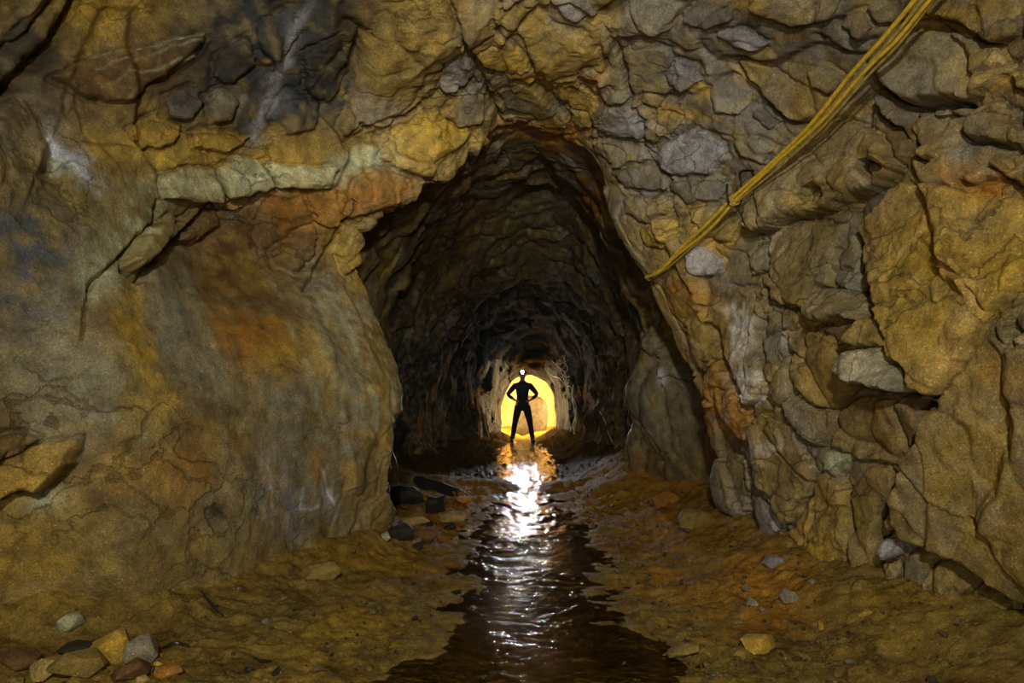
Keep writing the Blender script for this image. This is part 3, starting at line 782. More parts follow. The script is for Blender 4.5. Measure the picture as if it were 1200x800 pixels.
for k, (poly, lf, ang, tone) in enumerate(SLABS):
    q = np.array(poly, float)
    sel = np.nonzero(vis & (U > q[:, 0].min() - 22) & (U < q[:, 0].max() + 22) & (V > q[:, 1].min() - 22) & (V < q[:, 1].max() + 22))[0]
    d, ins = poly_dist(RU[sel], RV[sel], poly)
    out = sel[~ins]
    disp[out] -= .035 * np.exp(-(d[~ins] / 3.0) ** 2)
    i = sel[ins]
    di = d[ins]
    ca, sa = math.cos(math.radians(ang)), math.sin(math.radians(ang))
    h = RU[i] * ca + RV[i] * sa
    if len(h) < 12:
        continue
    h = (h - h.min()) / (np.ptp(h) + 1e-6)
    sid[i] = k
    lift[i] = lf * (.22 + .78 * h) * (.72 + .28 * np.clip(di / 5, 0, 1))
    mixk = (.62 if tone.isupper() else .28) + .12 * rs.random()
    slab_tint[i] = tint[i] * (1 - mixk) + TONE[tone.lower()] * (.8 + .3 * rs.random()) * mixk * (.75 + .5 * np.clip(tint[i].mean(1) / .17, 0, 2))[:, None]
for _ in range(1):                                       # take the grid's staircase out of the steps
    g_ = disp.reshape(R_, C_)
    g_ = .25 * np.roll(g_, 1, 0) + .5 * g_ + .25 * np.roll(g_, -1, 0)
    g_[:, 1:-1] = .25 * g_[:, :-2] + .5 * g_[:, 1:-1] + .25 * g_[:, 2:]
    g_[0], g_[-1] = g_[1], g_[-2]
    disp = g_.ravel()
pos = base + nrm * disp[:, None]
lpos = pos + nrm * lift[:, None]
faces = grid_faces(R_, C_)
ft = T_[faces[:, 0]]
walls = {}


def cut(name, mask, pos, tint, wet, faces, mat, parent=None, smooth=True, sharp=None):
    f = faces[mask]
    used, inv = np.unique(f, return_inverse=True)
    return new_mesh(name, pos[used], inv.reshape(f.shape), mat, parent, smooth, sharp, {'tint': tint[used], 'wet': wet[used]})


# ---- deep tunnel and the rock behind the camera, joined to the same walls
SD = np.concatenate([np.linspace(6.95, 9, 90)[:-1], np.linspace(9, 12.3, 170)[:-1], np.linspace(12.3, len(NET) - 1, 70)])
TD = np.linspace(0, 14, 641)
based, nrmd = surf(SD, TD)
Sd = np.repeat(SD, len(TD))
Td = np.tile(TD, len(SD))
if ((np.stack([np.zeros(len(based)) + .3, based[:, 1], np.full(len(based), 1.0)], 1) - based) * nrmd).sum(1).mean() < 0:
    nrmd = -nrmd
dispd, tintd, wetd, _, _ = rock_fields(based, Sd, True)
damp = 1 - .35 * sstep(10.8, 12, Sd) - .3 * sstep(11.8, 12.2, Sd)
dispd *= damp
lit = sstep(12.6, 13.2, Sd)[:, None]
# rock colour darkened with depth behind the arch for shade, paler in lit chamber
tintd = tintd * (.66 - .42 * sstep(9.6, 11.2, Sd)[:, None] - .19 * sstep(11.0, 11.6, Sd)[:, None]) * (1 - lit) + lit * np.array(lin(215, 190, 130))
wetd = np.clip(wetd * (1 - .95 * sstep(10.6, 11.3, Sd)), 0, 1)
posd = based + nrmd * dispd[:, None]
facesd = grid_faces(len(SD), len(TD))
SB = np.linspace(0, .95, 24)
TB = np.linspace(0, 14, 241)
baseb, nrmb = surf(SB, TB)
if ((np.stack([np.zeros(len(baseb)), baseb[:, 1], np.full(len(baseb), 1.6)], 1) - baseb) * nrmb).sum(1).mean() < 0:
    nrmb = -nrmb
dispb, tintb, wetb, _, _ = rock_fields(baseb, np.repeat(SB, len(TB)), False)
posb = baseb + nrmb * dispb[:, None]
facesb = grid_faces(len(SB), len(TB))
Tb = np.tile(TB, len(SB))
allpos = np.concatenate([pos, posd, posb])
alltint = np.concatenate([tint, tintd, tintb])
allwet = np.concatenate([wet, wetd, wetb])
allf = np.concatenate([faces, facesd + len(pos), facesb + len(pos) + len(posd)])
allT = np.concatenate([T_, Td, Tb])[allf].mean(1)
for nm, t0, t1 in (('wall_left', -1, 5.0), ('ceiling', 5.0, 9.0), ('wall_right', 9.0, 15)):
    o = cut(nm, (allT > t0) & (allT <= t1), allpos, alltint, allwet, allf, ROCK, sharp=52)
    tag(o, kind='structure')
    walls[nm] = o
# back of the chamber, behind the camera
bm_ = [tuple(p) for p in posb[:len(TB):8]]
o = new_mesh('wall_back', np.array(bm_ + [(0, -3.1, 1.5)]), [(i, i + 1, len(bm_)) for i in range(len(bm_) - 1)], ROCK, smooth=False,
             attrs={'tint': np.tile(OLIVE * .6, (len(bm_) + 1, 1)), 'wet': np.full(len(bm_) + 1, .2)})
tag(o, kind='structure')

# ---- the slabs themselves: each its own block with sides going back into the wall
fs = sid[faces]
for k in range(len(SLABS)):
    m = (fs == k).all(1)
    if m.sum() < 6:
        continue
    f = faces[m]
    used, inv = np.unique(f, return_inverse=True)
    f = inv.reshape(f.shape)
    nv = len(used)
    e = np.concatenate([f[:, [0, 1]], f[:, [1, 2]], f[:, [2, 3]], f[:, [3, 0]]])
    key = np.sort(e, 1)
    uq, idx, cnt = np.unique(key[:, 0] * nv + key[:, 1], return_index=True, return_counts=True)
    be = e[idx[cnt == 1]]
    bv, binv = np.unique(be, return_inverse=True)
    binv = binv.reshape(be.shape)
    top = lpos[used].copy()
    for _ in range(4):                                   # even out the cut edge
        acc = np.zeros((len(bv), 3))
        num = np.zeros((len(bv), 1))
        for a_, b_ in ((0, 1), (1, 0)):
            np.add.at(acc, binv[:, a_], top[bv[binv[:, b_]]])
            np.add.at(num, binv[:, a_], 1)
        top[bv] = .4 * top[bv] + .6 * acc / np.maximum(num, 1)
    low = top[bv] - nrm[used[bv]] * (lift[used[bv]] + .09)[:, None]
    verts = np.concatenate([top, low])
    side = np.stack([be[:, 1], be[:, 0], nv + binv[:, 0], nv + binv[:, 1]], 1)
    tt = np.concatenate([slab_tint[used], slab_tint[used[bv]] * .9])
    ww = np.concatenate([wet[used], wet[used[bv]]])
    tm = T_[used].mean()
    par = walls['wall_left'] if tm < 5 else walls['ceiling'] if tm < 9 else walls['wall_right']
    new_mesh('rock_slab', verts, np.concatenate([f, side]), ROCK, par, True, 50, {'tint': tt, 'wet': ww})


# ------------------------------------------------------------------ floor and water
def channel(y):
    ys = [-3, 2.3, 2.7, 3.2, 3.8, 4.7, 5.5, 6.5, 7.3, 7.9, 8.8, 10, 12, 14, 15.2, 16, 20]
    xc = [.1, .1, .12, .14, .12, .16, .17, .16, .18, .22, .26, .3, .3, .3, .3, .3, .3]
    hw = [.6, .62, .58, .46, .40, .48, .48, .40, .34, .40, .62, .75, .72, .6, .45, .25, .1]
    return np.interp(y, ys, xc), np.interp(y, ys, hw)


def floor_z(x, y):
    p = np.stack([x, y, np.zeros_like(x)], 1).astype(np.float32)
    xc, hw = channel(y)
    wob = fbm(p, 1.7, 4, 61) * .34
    d = np.abs(x - xc) / hw + wob
    z = np.where(d < 1, -.07 * (1 - d), np.minimum((d - 1) * .045, .075))
    xl = np.interp(y, [0, 2.75, 3.15, 3.9, 4.75, 5.2, 6, 8, 10.5, 13, 15.6, 16, 17, 20], [-2.6, -2.5, -1.85, -1.45, -1.05, -1.2, -1.75, -1.65, -1.4, -.87, -.24, -.4, -1.1, -1.1])
    xr = np.interp(y, [0, 2.4, 3.1, 3.9, 4.9, 5.3, 6, 7, 8, 10.5, 13, 15.5, 16, 17, 20], [2.1, 2.2, 1.95, 1.78, 1.8, 1.9, 1.9, 1.4, 1.4, 1.4, 1.35, 1.14, 1.3, 1.9, 1.9])
    z = z + .22 * sstep(.55, -.25, x - xl) + .34 * sstep(.75, -.3, xr - x)
    near = sstep(12, 3, y)
    z = z + fbm(p, 3.1, 5, 62) * .06 + fbm(p, 14, 4, 63) * (.012 + .014 * sstep(.9, 1.6, d)) * (.4 + .6 * near)
    r, _, g, dist = cells(p * np.array([6, 5, 1], np.float32) + fbm(p, 3, 2, 64)[:, None], 4)
    z = z + (r[:, 3] > .72) * np.clip(.45 - dist, 0, 1) * .09 * sstep(1.0, 1.7, d)
    r, _, g, dist = cells(p * np.array([7, 4.5, 1], np.float32) + fbm(p, 3, 2, 65)[:, None], 5)
    z = z + np.clip(.5 - dist, 0, 1) * .12 * sstep(7.9, 8.8, y) * sstep(16, 15, y)
    # the low step of mud at the arch, where the stream spills over
    z = z + .075 * np.exp(-((y - 7.95 - .5 * wob) / .40) ** 2) * sstep(-.3, .5, d)
    return z, d


def floor_at(x, y):
    z, _ = floor_z(np.array([x], float), np.array([y], float))
    return float(z[0])


vrow = np.linspace(1 / 2.25, 1 / 20.0, 430)
ys = np.concatenate([np.linspace(-3.2, 2.2, 40), 1 / vrow])
xs = np.linspace(-3.0, 2.6, 520)
FX, FY = np.meshgrid(xs, ys)
fx, fy = FX.ravel(), FY.ravel()
fz, fd = floor_z(fx, fy)
fp = np.stack([fx, fy, fz], 1)
p0 = np.stack([fx, fy, fx * 0], 1)
fu, fv = CX + fx / np.maximum(fy, .3) * F, HOR + CAMH * F / np.maximum(fy, .3)
C = np.tile(OLIVE * .62, (len(fx), 1))
C += (OCHRE * .55 - C) * (sstep(-.1, .35, fbm(p0, 1.8, 5, 71)) * .6)[:, None]
C += (BROWN * .6 - C) * (sstep(.0, .35, fbm(p0, 3.0, 5, 72)) * .6)[:, None]
iron = np.clip(np.exp(-((fy - 6.9) / 1.0) ** 2) * 1.2 * sstep(-1.45, -.7, fx) + np.exp(-((fy - 5.0) / 1.0) ** 2 - ((fx - 1.25) / .5) ** 2) + .8 * np.exp(-((fy - 3.5) / .5) ** 2 - ((fx - 1.35) / .4) ** 2)
               + .7 * np.exp(-((fy - 5.2) / .9) ** 2 - ((fx + .75) / .35) ** 2), 0, 1) * np.clip(.65 + 1.1 * fbm(p0, 2.3, 5, 73), 0, 1)
C += (ORANGE * .95 - C) * iron[:, None]
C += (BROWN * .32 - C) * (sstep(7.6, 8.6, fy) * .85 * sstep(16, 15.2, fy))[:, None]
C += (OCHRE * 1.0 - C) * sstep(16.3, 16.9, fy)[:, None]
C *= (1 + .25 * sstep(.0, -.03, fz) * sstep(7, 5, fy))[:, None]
wetf = np.clip(sstep(.012, -.01, fz) * .6 + .05, 0, 1)
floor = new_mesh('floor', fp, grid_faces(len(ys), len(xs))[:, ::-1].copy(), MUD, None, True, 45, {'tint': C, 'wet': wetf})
tag(floor, kind='structure')

wm, nt, b, N, L = node_mat('stream_water')
nt.nodes.remove(b)
outn = nt.nodes['Material Output']
tr = N('ShaderNodeBsdfTransparent')
tr.inputs[0].default_value = (.95, .92, .70, 1)
gl = N('ShaderNodeBsdfGlossy')
gl.inputs['Roughness'].default_value = 0.07
fr = N('ShaderNodeFresnel')
fr.inputs[0].default_value = 1.33
mixs = N('ShaderNodeMixShader')
nz = N('ShaderNodeTexNoise')
nz.inputs['Scale'].default_value = 26
nz.inputs['Detail'].default_value = 4
tc = N('ShaderNodeTexCoord')
L(tc.outputs['Object'], nz.inputs['Vector'])
bp = N('ShaderNodeBump')
bp.inputs['Strength'].default_value = 0.8
bp.inputs['Distance'].default_value = .008
L(nz.outputs['Fac'], bp.inputs['Height'])
L(bp.outputs[0], gl.inputs['Normal'])
L(bp.outputs[0], fr.inputs['Normal'])
L(fr.outputs[0], mixs.inputs[0])
L(tr.outputs[0], mixs.inputs[1])
L(gl.outputs[0], mixs.inputs[2])
L(mixs.outputs[0], outn.inputs['Surface'])
yw = 1 / np.linspace(1 / 2.25, 1 / 15.6, 520)
xw = np.linspace(-1.0, 1.25, 260)
WX, WY = np.meshgrid(xw, yw)
q = np.stack([WX.ravel(), WY.ravel(), np.zeros(WX.size)], 1)
wz_ = np.zeros(len(q), np.float32)
calm = .22 + .78 * sstep(2.75, 3.7, q[:, 1] + .5 * fbm(q, 1.6, 3, 88))
qs = (q + np.stack([fbm(q, 2.2, 3, 86), fbm(q, 2.2, 3, 87), 0 * wz_], 1) * .25) * np.array([1, 1.15, 1])
wz = (noise3(qs, 4.5, 81) * .010 + noise3(qs, 11, 82) * .008 + noise3(qs, 20, 83) * .0042 + noise3(qs, 36, 84) * .0014) * calm * (.30 + 1.5 * np.clip(.42 + fbm(q, 2.6, 3, 85) * 2.2, 0, 1))
q[:, 2] = wz
water = new_mesh('water', q, grid_faces(len(yw), len(xw))[:, ::-1].copy(), wm)
tag(water, 'shallow rippled stream running down the middle of the muddy tunnel floor', 'stream', kind='structure')


# ------------------------------------------------------------------ loose stones
def stone_mesh(name, seed, size, mat, flat=1.0, pts=22, bevel=.025):
    r = random.Random(seed)
    bm = bmesh.new()
    for _ in range(pts):
        v = Vector((r.gauss(0, 1), r.gauss(0, 1), r.gauss(0, 1))).normalized() * r.uniform(.82, 1.0)
        v = Vector((max(-.78, min(.78, v.x)), max(-.74, min(.8, v.y)), max(-.7, min(.75, v.z))))
        bm.verts.new((v.x * size[0] * .62, v.y * size[1] * .62, v.z * size[2] * .62 * flat))
    res = bmesh.ops.convex_hull(bm, input=bm.verts)
    bmesh.ops.delete(bm, geom=[g for g in res['geom_interior'] if isinstance(g, bmesh.types.BMVert)], context='VERTS')
    bmesh.ops.bevel(bm, geom=bm.edges[:], offset=bevel * min(size), segments=1, affect='EDGES', clamp_overlap=True)
    me = bpy.data.meshes.new(name)
    bm.to_mesh(me)
    bm.free()
    me.materials.append(mat)
    return me


MATC = {}


def stone_mat(key, color):
    if key not in MATC:
        MATC[key] = rock_material('stone_' + key, False, tuple(color))
    return MATC[key]


TONES = {'pale': PALE * .7, 'grey': GREY * .9, 'dark': DARK * .5, 'ochre': OCHRE * .9, 'olive': OLIVE * .8, 'brown': BROWN * .8, 'violet': VIOLET * .8, 'tan': np.array(lin(150, 124, 74)), 'rust': ORANGE * .8}
# name, pixel of its foot, size in pixels (w, h), tone, turn, label
STONES = [
    ('stone', 82, 754, 26, 26, 'pale', .3, 'pale blocky stone at the foot of the left wall, topmost of the rubble'),
    ('stone', 92, 770, 46, 20, 'dark', .1, 'dark flat stone lying just under the pale blocky one'),
    ('stone', 130, 774, 46, 42, 'ochre', .8, 'pointed orange stone between the dark flat stone and a grey stone'),
    ('stone', 168, 774, 38, 36, 'grey', .2, 'upright grey stone right of the pointed orange stone'),
    ('stone', 92, 796, 60, 30, 'olive', .5, 'broad olive stone in the bottom left corner below the dark flat stone'),
    ('stone', 55, 792, 34, 26, 'tan', 1.1, 'tan stone at the bottom left, left of the broad olive stone'),
    ('stone', 152, 796, 44, 24, 'brown', .9, 'brown stone at the bottom edge below the upright grey stone'),
    ('stone', 198, 792, 32, 16, 'rust', .4, 'low rust-coloured stone at the right end of the bottom left rubble'),
    ('stone', 25, 786, 40, 24, 'brown', .7, 'brown stone at the far left of the rubble below the left wall'),
    ('stone', 482, 616, 46, 13, 'tan', .05, 'flat tan slab lying on dark rubble at the left foot of the arch'),
    ('stone', 530, 612, 34, 14, 'tan', .4, 'small tan stone on orange mud beside the flat tan slab'),
    ('stone', 476, 592, 40, 26, 'dark', .6, 'dark broken rock behind the flat tan slab at the arch foot'),
    ('stone', 512, 601, 30, 22, 'dark', 1.3, 'dark rock leaning between the flat tan slab and the log'),
    ('stone', 470, 630, 30, 20, 'dark', .2, 'dark rock in front of the flat tan slab against the left bulge'),
    ('stone', 496, 634, 36, 18, 'brown', .9, 'dark brown rock at the near end of the heap by the left arch foot'),
    ('stone', 542, 588, 22, 10, 'rust', .5, 'small rust-coloured stone at the right end of the dark log'),
    ('stone', 454, 648, 14, 12, 'pale', .5, 'small pale stone in the corner below the left bulge'),
    ('stone', 376, 684, 46, 24, 'olive', .7, 'low ochre-brown stone half buried at the foot of the left wall'),
    ('stone', 815, 618, 40, 26, 'olive', .3, 'rounded rock on orange mud at the right foot of the arch'),
    ('stone', 780, 600, 30, 24, 'rust', .9, 'orange-coated rock beside the rib of rock right of the stream'),
    ('stone', 905, 690, 24, 16, 'violet', .2, 'violet-grey stone at the foot of the right wall'),
    ('stone', 925, 722, 22, 24, 'grey', 1.2, 'grey angular stone leaning at the foot of the right wall'),
    ('stone', 1120, 738, 26, 18, 'violet', .4, 'small violet-grey stone low on the right bank near the frame edge'),
    ('stone', 890, 760, 50, 24, 'ochre', .6, 'ochre lump of stone in mud right of the water'),
    ('stone', 800, 770, 40, 18, 'olive', .2, 'olive stone at the right edge of the shallow water in front'),
]
for i, (nm, u, v, w, h, tone, turn, label) in enumerate(STONES):
    Y = CAMH * F / (v - HOR)
    for _ in range(4):                                     # walk along the sight line to the real ground
        x = (u - CX) * Y / F
        Y = (CAMH - floor_at(x, Y)) * F / (v - HOR)
    x = (u - CX) * Y / F
    sw, sh = w * Y / F, h * Y / F
    me = stone_mesh(nm, 100 + i, (sw, min(sw, sh * 1.3), sh), stone_mat(tone, TONES[tone]), pts=20)
    o = bpy.data.objects.new(nm, me)
    COL.objects.link(o)
    o.location = (x, Y, floor_at(x, Y) + sh * .36)
    o.rotation_euler = (.1 * math.sin(i * 2.1), .12 * math.cos(i * 1.7), turn * .5)
    tag(o, label, 'stone')

# the smaller broken pieces among them
rq = random.Random(21)
for kind_, n_, (u0, u1, v0, v1), tones, lab in (
        ('left', 16, (14, 235, 772, 812), ('olive', 'brown', 'tan', 'dark', 'grey', 'ochre'), '%s small %s stone from the left in the rubble under the left wall'),
        ('arch', 14, (462, 530, 586, 642), ('dark', 'dark', 'brown', 'brown', 'grey'), '%s small %s stone from the left heaped at the arch foot'),
        ('right', 12, (860, 1090, 672, 790), ('olive', 'brown', 'ochre', 'grey'), '%s small %s stone from the left on the right mud bank')):
    spots = sorted((rq.uniform(u0, u1), rq.uniform(v0, v1), rq.choice(tones)) for _ in range(n_))
    seen = {}
    for i, (u, v, tone) in enumerate(spots):
        seen[tone] = seen.get(tone, 0) + 1
        Y = CAMH * F / (v - HOR)
        for _ in range(4):
            Y = (CAMH - floor_at((u - CX) * Y / F, Y)) * F / (v - HOR)
        x = (u - CX) * Y / F
        w = rq.uniform(9, 20) * Y / F
        o = bpy.data.objects.new('stone', stone_mesh('stone', 300 + i + n_ * 7, (w, w * rq.uniform(.6, .9), w * rq.uniform(.4, .7)), stone_mat(tone, TONES[tone]), pts=14))
        COL.objects.link(o)
        o.location = (x, Y, floor_at(x, Y) + w * .12)
        o.rotation_euler = (rq.uniform(-.4, .4), rq.uniform(-.4, .4), rq.uniform(0, 6))
        nth = ('first', 'second', 'third', 'fourth', 'fifth', 'sixth', 'seventh', 'eighth', 'ninth', 'tenth', 'eleventh', 'twelfth')[seen[tone] - 1]
        tag(o, lab % (nth, tone), 'stone', {'left': 'rubble under the left wall', 'arch': 'rubble at the arch foot', 'right': 'rubble on the right bank'}[kind_])

# dim boulder in the lit chamber, seen between and beside the legs
def lump_mesh(name, size, seed, mat, sub=4, amp=.12):
    bm = bmesh.new()
    bmesh.ops.create_icosphere(bm, subdivisions=sub, radius=1)
    co = np.array([v.co[:] for v in bm.verts], np.float32)
    k = 1 + amp * fbm(co, 1.2, 4, seed)
    sg = np.sign(co) * np.abs(co) ** .62
    for v, c, kk in zip(bm.verts, sg, k):
        v.co = Vector((c[0] * size[0] * kk, c[1] * size[1] * kk, c[2] * size[2] * kk))
    me = bpy.data.meshes.new(name)
    bm.to_mesh(me)
    bm.free()
    me.polygons.foreach_set('use_smooth', np.ones(len(me.polygons), bool))
    me.materials.append(mat)
    return me


o = bpy.data.objects.new('boulder', lump_mesh('boulder', (.50, .35, .62), 5, stone_mat('chamber', GREY * .3)))
COL.objects.link(o)
o.location = (.56, 17.75, .50)
tag(o, 'large dull grey boulder in the bright chamber behind the standing person', 'boulder')

# gravel strewn along the foot of the walls
rg = random.Random(5)
gv, gf = [], []
proto = [stone_mesh('pebble', 900 + i, (1, 1, .8), ROCK, pts=9, bevel=.02) for i in range(5)]
gcol = []
npeb = 0
while npeb < 1500:
    Y = 2.4 / (rg.random() * .75 + .25) 
    side = rg.choice((-1, 1, 1))
    xc, hw = channel(Y)
    x = xc + side * (hw + abs(rg.gauss(0, .7)) + .12)
    if x < -2.3 or x > 2.0:
        continue
    z = floor_at(x, Y) if npeb % 1 == 0 else 0
    me = proto[rg.randrange(5)]
    sz = rg.uniform(.008, .03) * (1 + (rg.random() > .93) * 1.0)
    M = Matrix.Rotation(rg.random() * 6.3, 3, 'Z') @ Matrix.Rotation(rg.random(), 3, 'X')
    b0 = len(gv)
    for vv in me.vertices:
        c = M @ vv.co * sz
        gv.append((c.x + x, c.y + Y, c.z + z + sz * .15))
    gf += [tuple(b0 + j for j in p.vertices) for p in me.polygons]
    t = [OLIVE, GREY * .8, BROWN, DARK, OLIVE * .5, OLIVE * .7][rg.randrange(6)] * rg.uniform(.5, .95)
    gcol += [t] * len(me.vertices)
    npeb += 1
o = new_mesh('gravel', np.array(gv), gf, ROCK, smooth=False, attrs={'tint': np.array(gcol), 'wet': np.full(len(gv), .3)})
tag(o, 'loose gravel and mud crumbs strewn along both sides of the stream', 'gravel', kind='stuff')


# ------------------------------------------------------------------ tubes: log, cables, hook
def tube_mesh(name, path, radii, mat, sides=10, cap=True, sub=6, wob=0, seed=0):
    pts = np.array(path, float)
    x = np.linspace(0, len(pts) - 1, (len(pts) - 1) * sub + 1)
    c = crom(pts[:, None, :], x, 0)[:, 0]
    rad = np.interp(x, np.arange(len(pts)), radii if hasattr(radii, '__len__') else [radii] * len(pts))
    tan = np.gradient(c, axis=0)
    tan /= np.linalg.norm(tan, axis=1)[:, None] + 1e-9
    nrm_ = Vector((0, 0, 1))
    verts, fcs = [], []
    r = random.Random(seed)
    for i in range(len(c)):
        t = Vector(tan[i])
        nrm_ = (nrm_ - t * nrm_.dot(t))
        if nrm_.length < 1e-4:
            nrm_ = t.orthogonal()
        nrm_.normalize()
        bn = t.cross(nrm_)
        for k in range(sides):
            a = 2 * math.pi * k / sides
            rr = rad[i] * (1 + wob * (r.random() - .5))
            verts.append(Vector(c[i]) + (nrm_ * math.cos(a) + bn * math.sin(a)) * rr)
    for i in range(len(c) - 1):
        for k in range(sides):
            k2 = (k + 1) % sides
            fcs.append((i * sides + k, i * sides + k2, (i + 1) * sides + k2, (i + 1) * sides + k))
    if cap:
        fcs.append(tuple(range(sides))[::-1])
        fcs.append(tuple((len(c) - 1) * sides + k for k in range(sides)))
    me = bpy.data.meshes.new(name)
    me.from_pydata([tuple(v) for v in verts], [], fcs)
    me.polygons.foreach_set('use_smooth', np.ones(len(me.polygons), bool))
    me.set_sharp_from_angle(angle=math.radians(50))
    me.materials.append(mat)
    return me


def link(name, me, parent=None):
    o = bpy.data.objects.new(name, me)
    COL.objects.link(o)
    if parent:
        o.parent = parent
    return o


def empty(name, loc):
    o = bpy.data.objects.new(name, None)
    COL.objects.link(o)
    o.location = loc
    return o


def ground_px(u, v):
    Y = CAMH * F / (v - HOR)
    for _ in range(4):
        Y = (CAMH - floor_at((u - CX) * Y / F, Y)) * F / (v - HOR)
    return (u - CX) * Y / F, Y


a = ground_px(488, 572)
c = ground_px(540, 586)
za, zc = floor_at(*a) + .10, floor_at(*c) + .05
wood = plain('wet_dark_wood', (.018, .016, .016), .35, 0, .5, 25)
rustm = plain('rust_coated_wood', tuple(ORANGE * .5), .8)
lg = link('log', tube_mesh('log', [(a[0], a[1], za), ((a[0] + c[0]) / 2, (a[1] + c[1]) / 2 - .02, (za + zc) / 2 + .015), (c[0], c[1], zc)], [.055, .062, .05], wood, 12, sub=8, wob=.18, seed=4))
tag(lg, 'wet dark log lying slanted on the mud at the left foot of the arch', 'log')
d_ = (Vector((c[0], c[1], zc)) - Vector((a[0], a[1], za))).normalized()
e0 = Vector((c[0], c[1], zc))
o = link('log_end', tube_mesh('log_end', [tuple(e0 - d_ * .10), tuple(e0 + d_ * .0), tuple(e0 + d_ * .08)], [.054, .05, .03], rustm, 10, wob=.3, seed=6), lg)
tag(o, 'orange mud-coated end of the log')

# twigs on the left mud bank
for i, (u0, v0, u1, v1, lab) in enumerate([(190, 762, 222, 759, 'thin dark twig on the mud beside the upright grey stone'),
                                           (296, 772, 318, 776, 'short dark twig on bare mud, well right of the bottom left rubble'),
                                           (236, 718, 262, 728, 'dark splinter of wood at the foot of the left wall')]):
    a, c = ground_px(u0, v0), ground_px(u1, v1)
    mid = ((a[0] + c[0]) / 2, (a[1] + c[1]) / 2)
    o = link('twig', tube_mesh('twig', [(a[0], a[1], floor_at(*a) + .012), (mid[0], mid[1] - .01, floor_at(*mid) + .02), (c[0], c[1], floor_at(*c) + .01)], [.004, .007, .004], wood, 6, wob=.3, seed=i))
    tag(o, lab, 'twig')

# cable bundle: depth taken from the rock behind it
front = np.where(sid >= 0, 1, 0)[:, None] * (lpos - pos) + pos
fy_ = np.maximum(front[:, 1], .3)
PU, PV = CX + front[:, 0] / fy_ * F, HOR - (front[:, 2] - CAMH) / fy_ * F


def rock_depth(u, v, rad=14):
    m = vis & (np.abs(PU - u) < rad) & (np.abs(PV - v) < rad)
    return float(np.percentile(front[m, 1], 8)) if m.any() else 3.0


D_tie = rock_depth(862, 235) - .07
D_top = rock_depth(1078, 4, 20) - .10
D_end = rock_depth(765, 322, 10) - .03
yel = plain('yellow_cable_sheath', lin(196, 156, 40), .55, 0, .3, 40)
yel2 = plain('dirty_cable_sheath', lin(150, 122, 48), .7, 0, .4, 40)
tiem = plain('old_cord', lin(170, 132, 50), .8)


def depth_on(u):
    """depth of the bundle along its run"""
    if u >= 862:
        t = (u - 862) / (1078 - 862)
        return 1 / ((1 - t) / D_tie + t / D_top)
    t = (862 - u) / (862 - 762)
    return 1 / ((1 - t) / D_tie + t / D_end)


def extra(p, d=0.0):
    return P(p[0], p[1], depth_on(p[0]) + d)


tb = empty('cable_bundle', P(860, 236, D_tie))
tag(tb, 'bundle of dirty yellow cables slung across the rock roof from a hook', 'cable')
inv = Matrix.Translation(-Vector(tb.location))
strands = [
    ([(1190, -140), (1130, -72), (1093, -28), (1072, 0), (1034, 46), (996, 88), (950, 146), (900, 195), (857, 233), (826, 265), (804, 284), (787, 303), (772, 319), (757, 325)], .013, yel, 0),
    ([(1200, -138), (1141, -72), (1104, -28), (1080, 2), (1044, 47), (1006, 89), (955, 147), (905, 194), (860, 235), (830, 262), (800, 292), (784, 306), (770, 322), (758, 323)], .010, yel2, .02),
    ([(1208, -138), (1150, -72), (1112, -28), (1088, 2), (1050, 48), (1013, 84), (962, 143), (910, 190), (863, 234), (838, 262), (818, 280), (795, 298), (777, 314), (766, 320)], .011, yel, .0),
    ([(1214, -138), (1156, -72), (1118, -28), (1093, 1), (1054, 51), (1018, 88), (966, 147), (912, 197), (862, 238), (834, 268), (810, 290), (792, 306), (776, 318), (764, 324)], .008, yel2, .025),
]
for pts, rad, mt, off in strands:
    o = link('cable', tube_mesh('cable', [extra(p, off) for p in pts], rad, mt, 10, sub=6), tb)
    o.matrix_parent_inverse = inv
# tie: three turns of cord round the bundle
ax = (Vector(extra((866, 230))) - Vector(extra((854, 240)))).normalized()
s1 = ax.orthogonal().normalized()
s2 = ax.cross(s1)
ctr = Vector(extra((860, 235), .012))
o = link('tie', tube_mesh('tie', [tuple(ctr + ax * (i / 36 - .5) * .055 + (s1 * math.cos(i * math.pi / 6) + s2 * math.sin(i * math.pi / 6)) * .036) for i in range(37)], .006, tiem, 6, sub=2), tb)
o.matrix_parent_inverse = inv
hookm = plain('black_iron', (.012, .011, .010), .5, .6)
hk = [(852, 216), (852, 228), (856, 240), (866, 241), (869, 228), (868, 212), (867, 203), (872, 200), (883, 200)]
dh = [.02, .015, .03, .03, .02, .01, .02, .05, .10]
o = link('hook', tube_mesh('hook', [P(u, v, D_tie + d) for (u, v), d in zip(hk, dh)], .008, hookm, 8, sub=4, wob=.15))
tag(o, 'bent black iron hook holding the yellow cables to the rock', 'hook')

# pale strands standing in for wet glints on the rock beside the opening
fyd = np.maximum(posd[:, 1], .3)
DU, DV = CX + posd[:, 0] / fyd * F, HOR - (posd[:, 2] - CAMH) / fyd * F
okd = (Sd > 9.0) & (Sd < 12)


def deep_pt(u, v):
    m = okd & (np.abs(DU - u) < 5) & (np.abs(DV - v) < 6)
    return P(u, v, (float(np.percentile(posd[m, 1], 20)) if m.any() else 13.5) - .03)


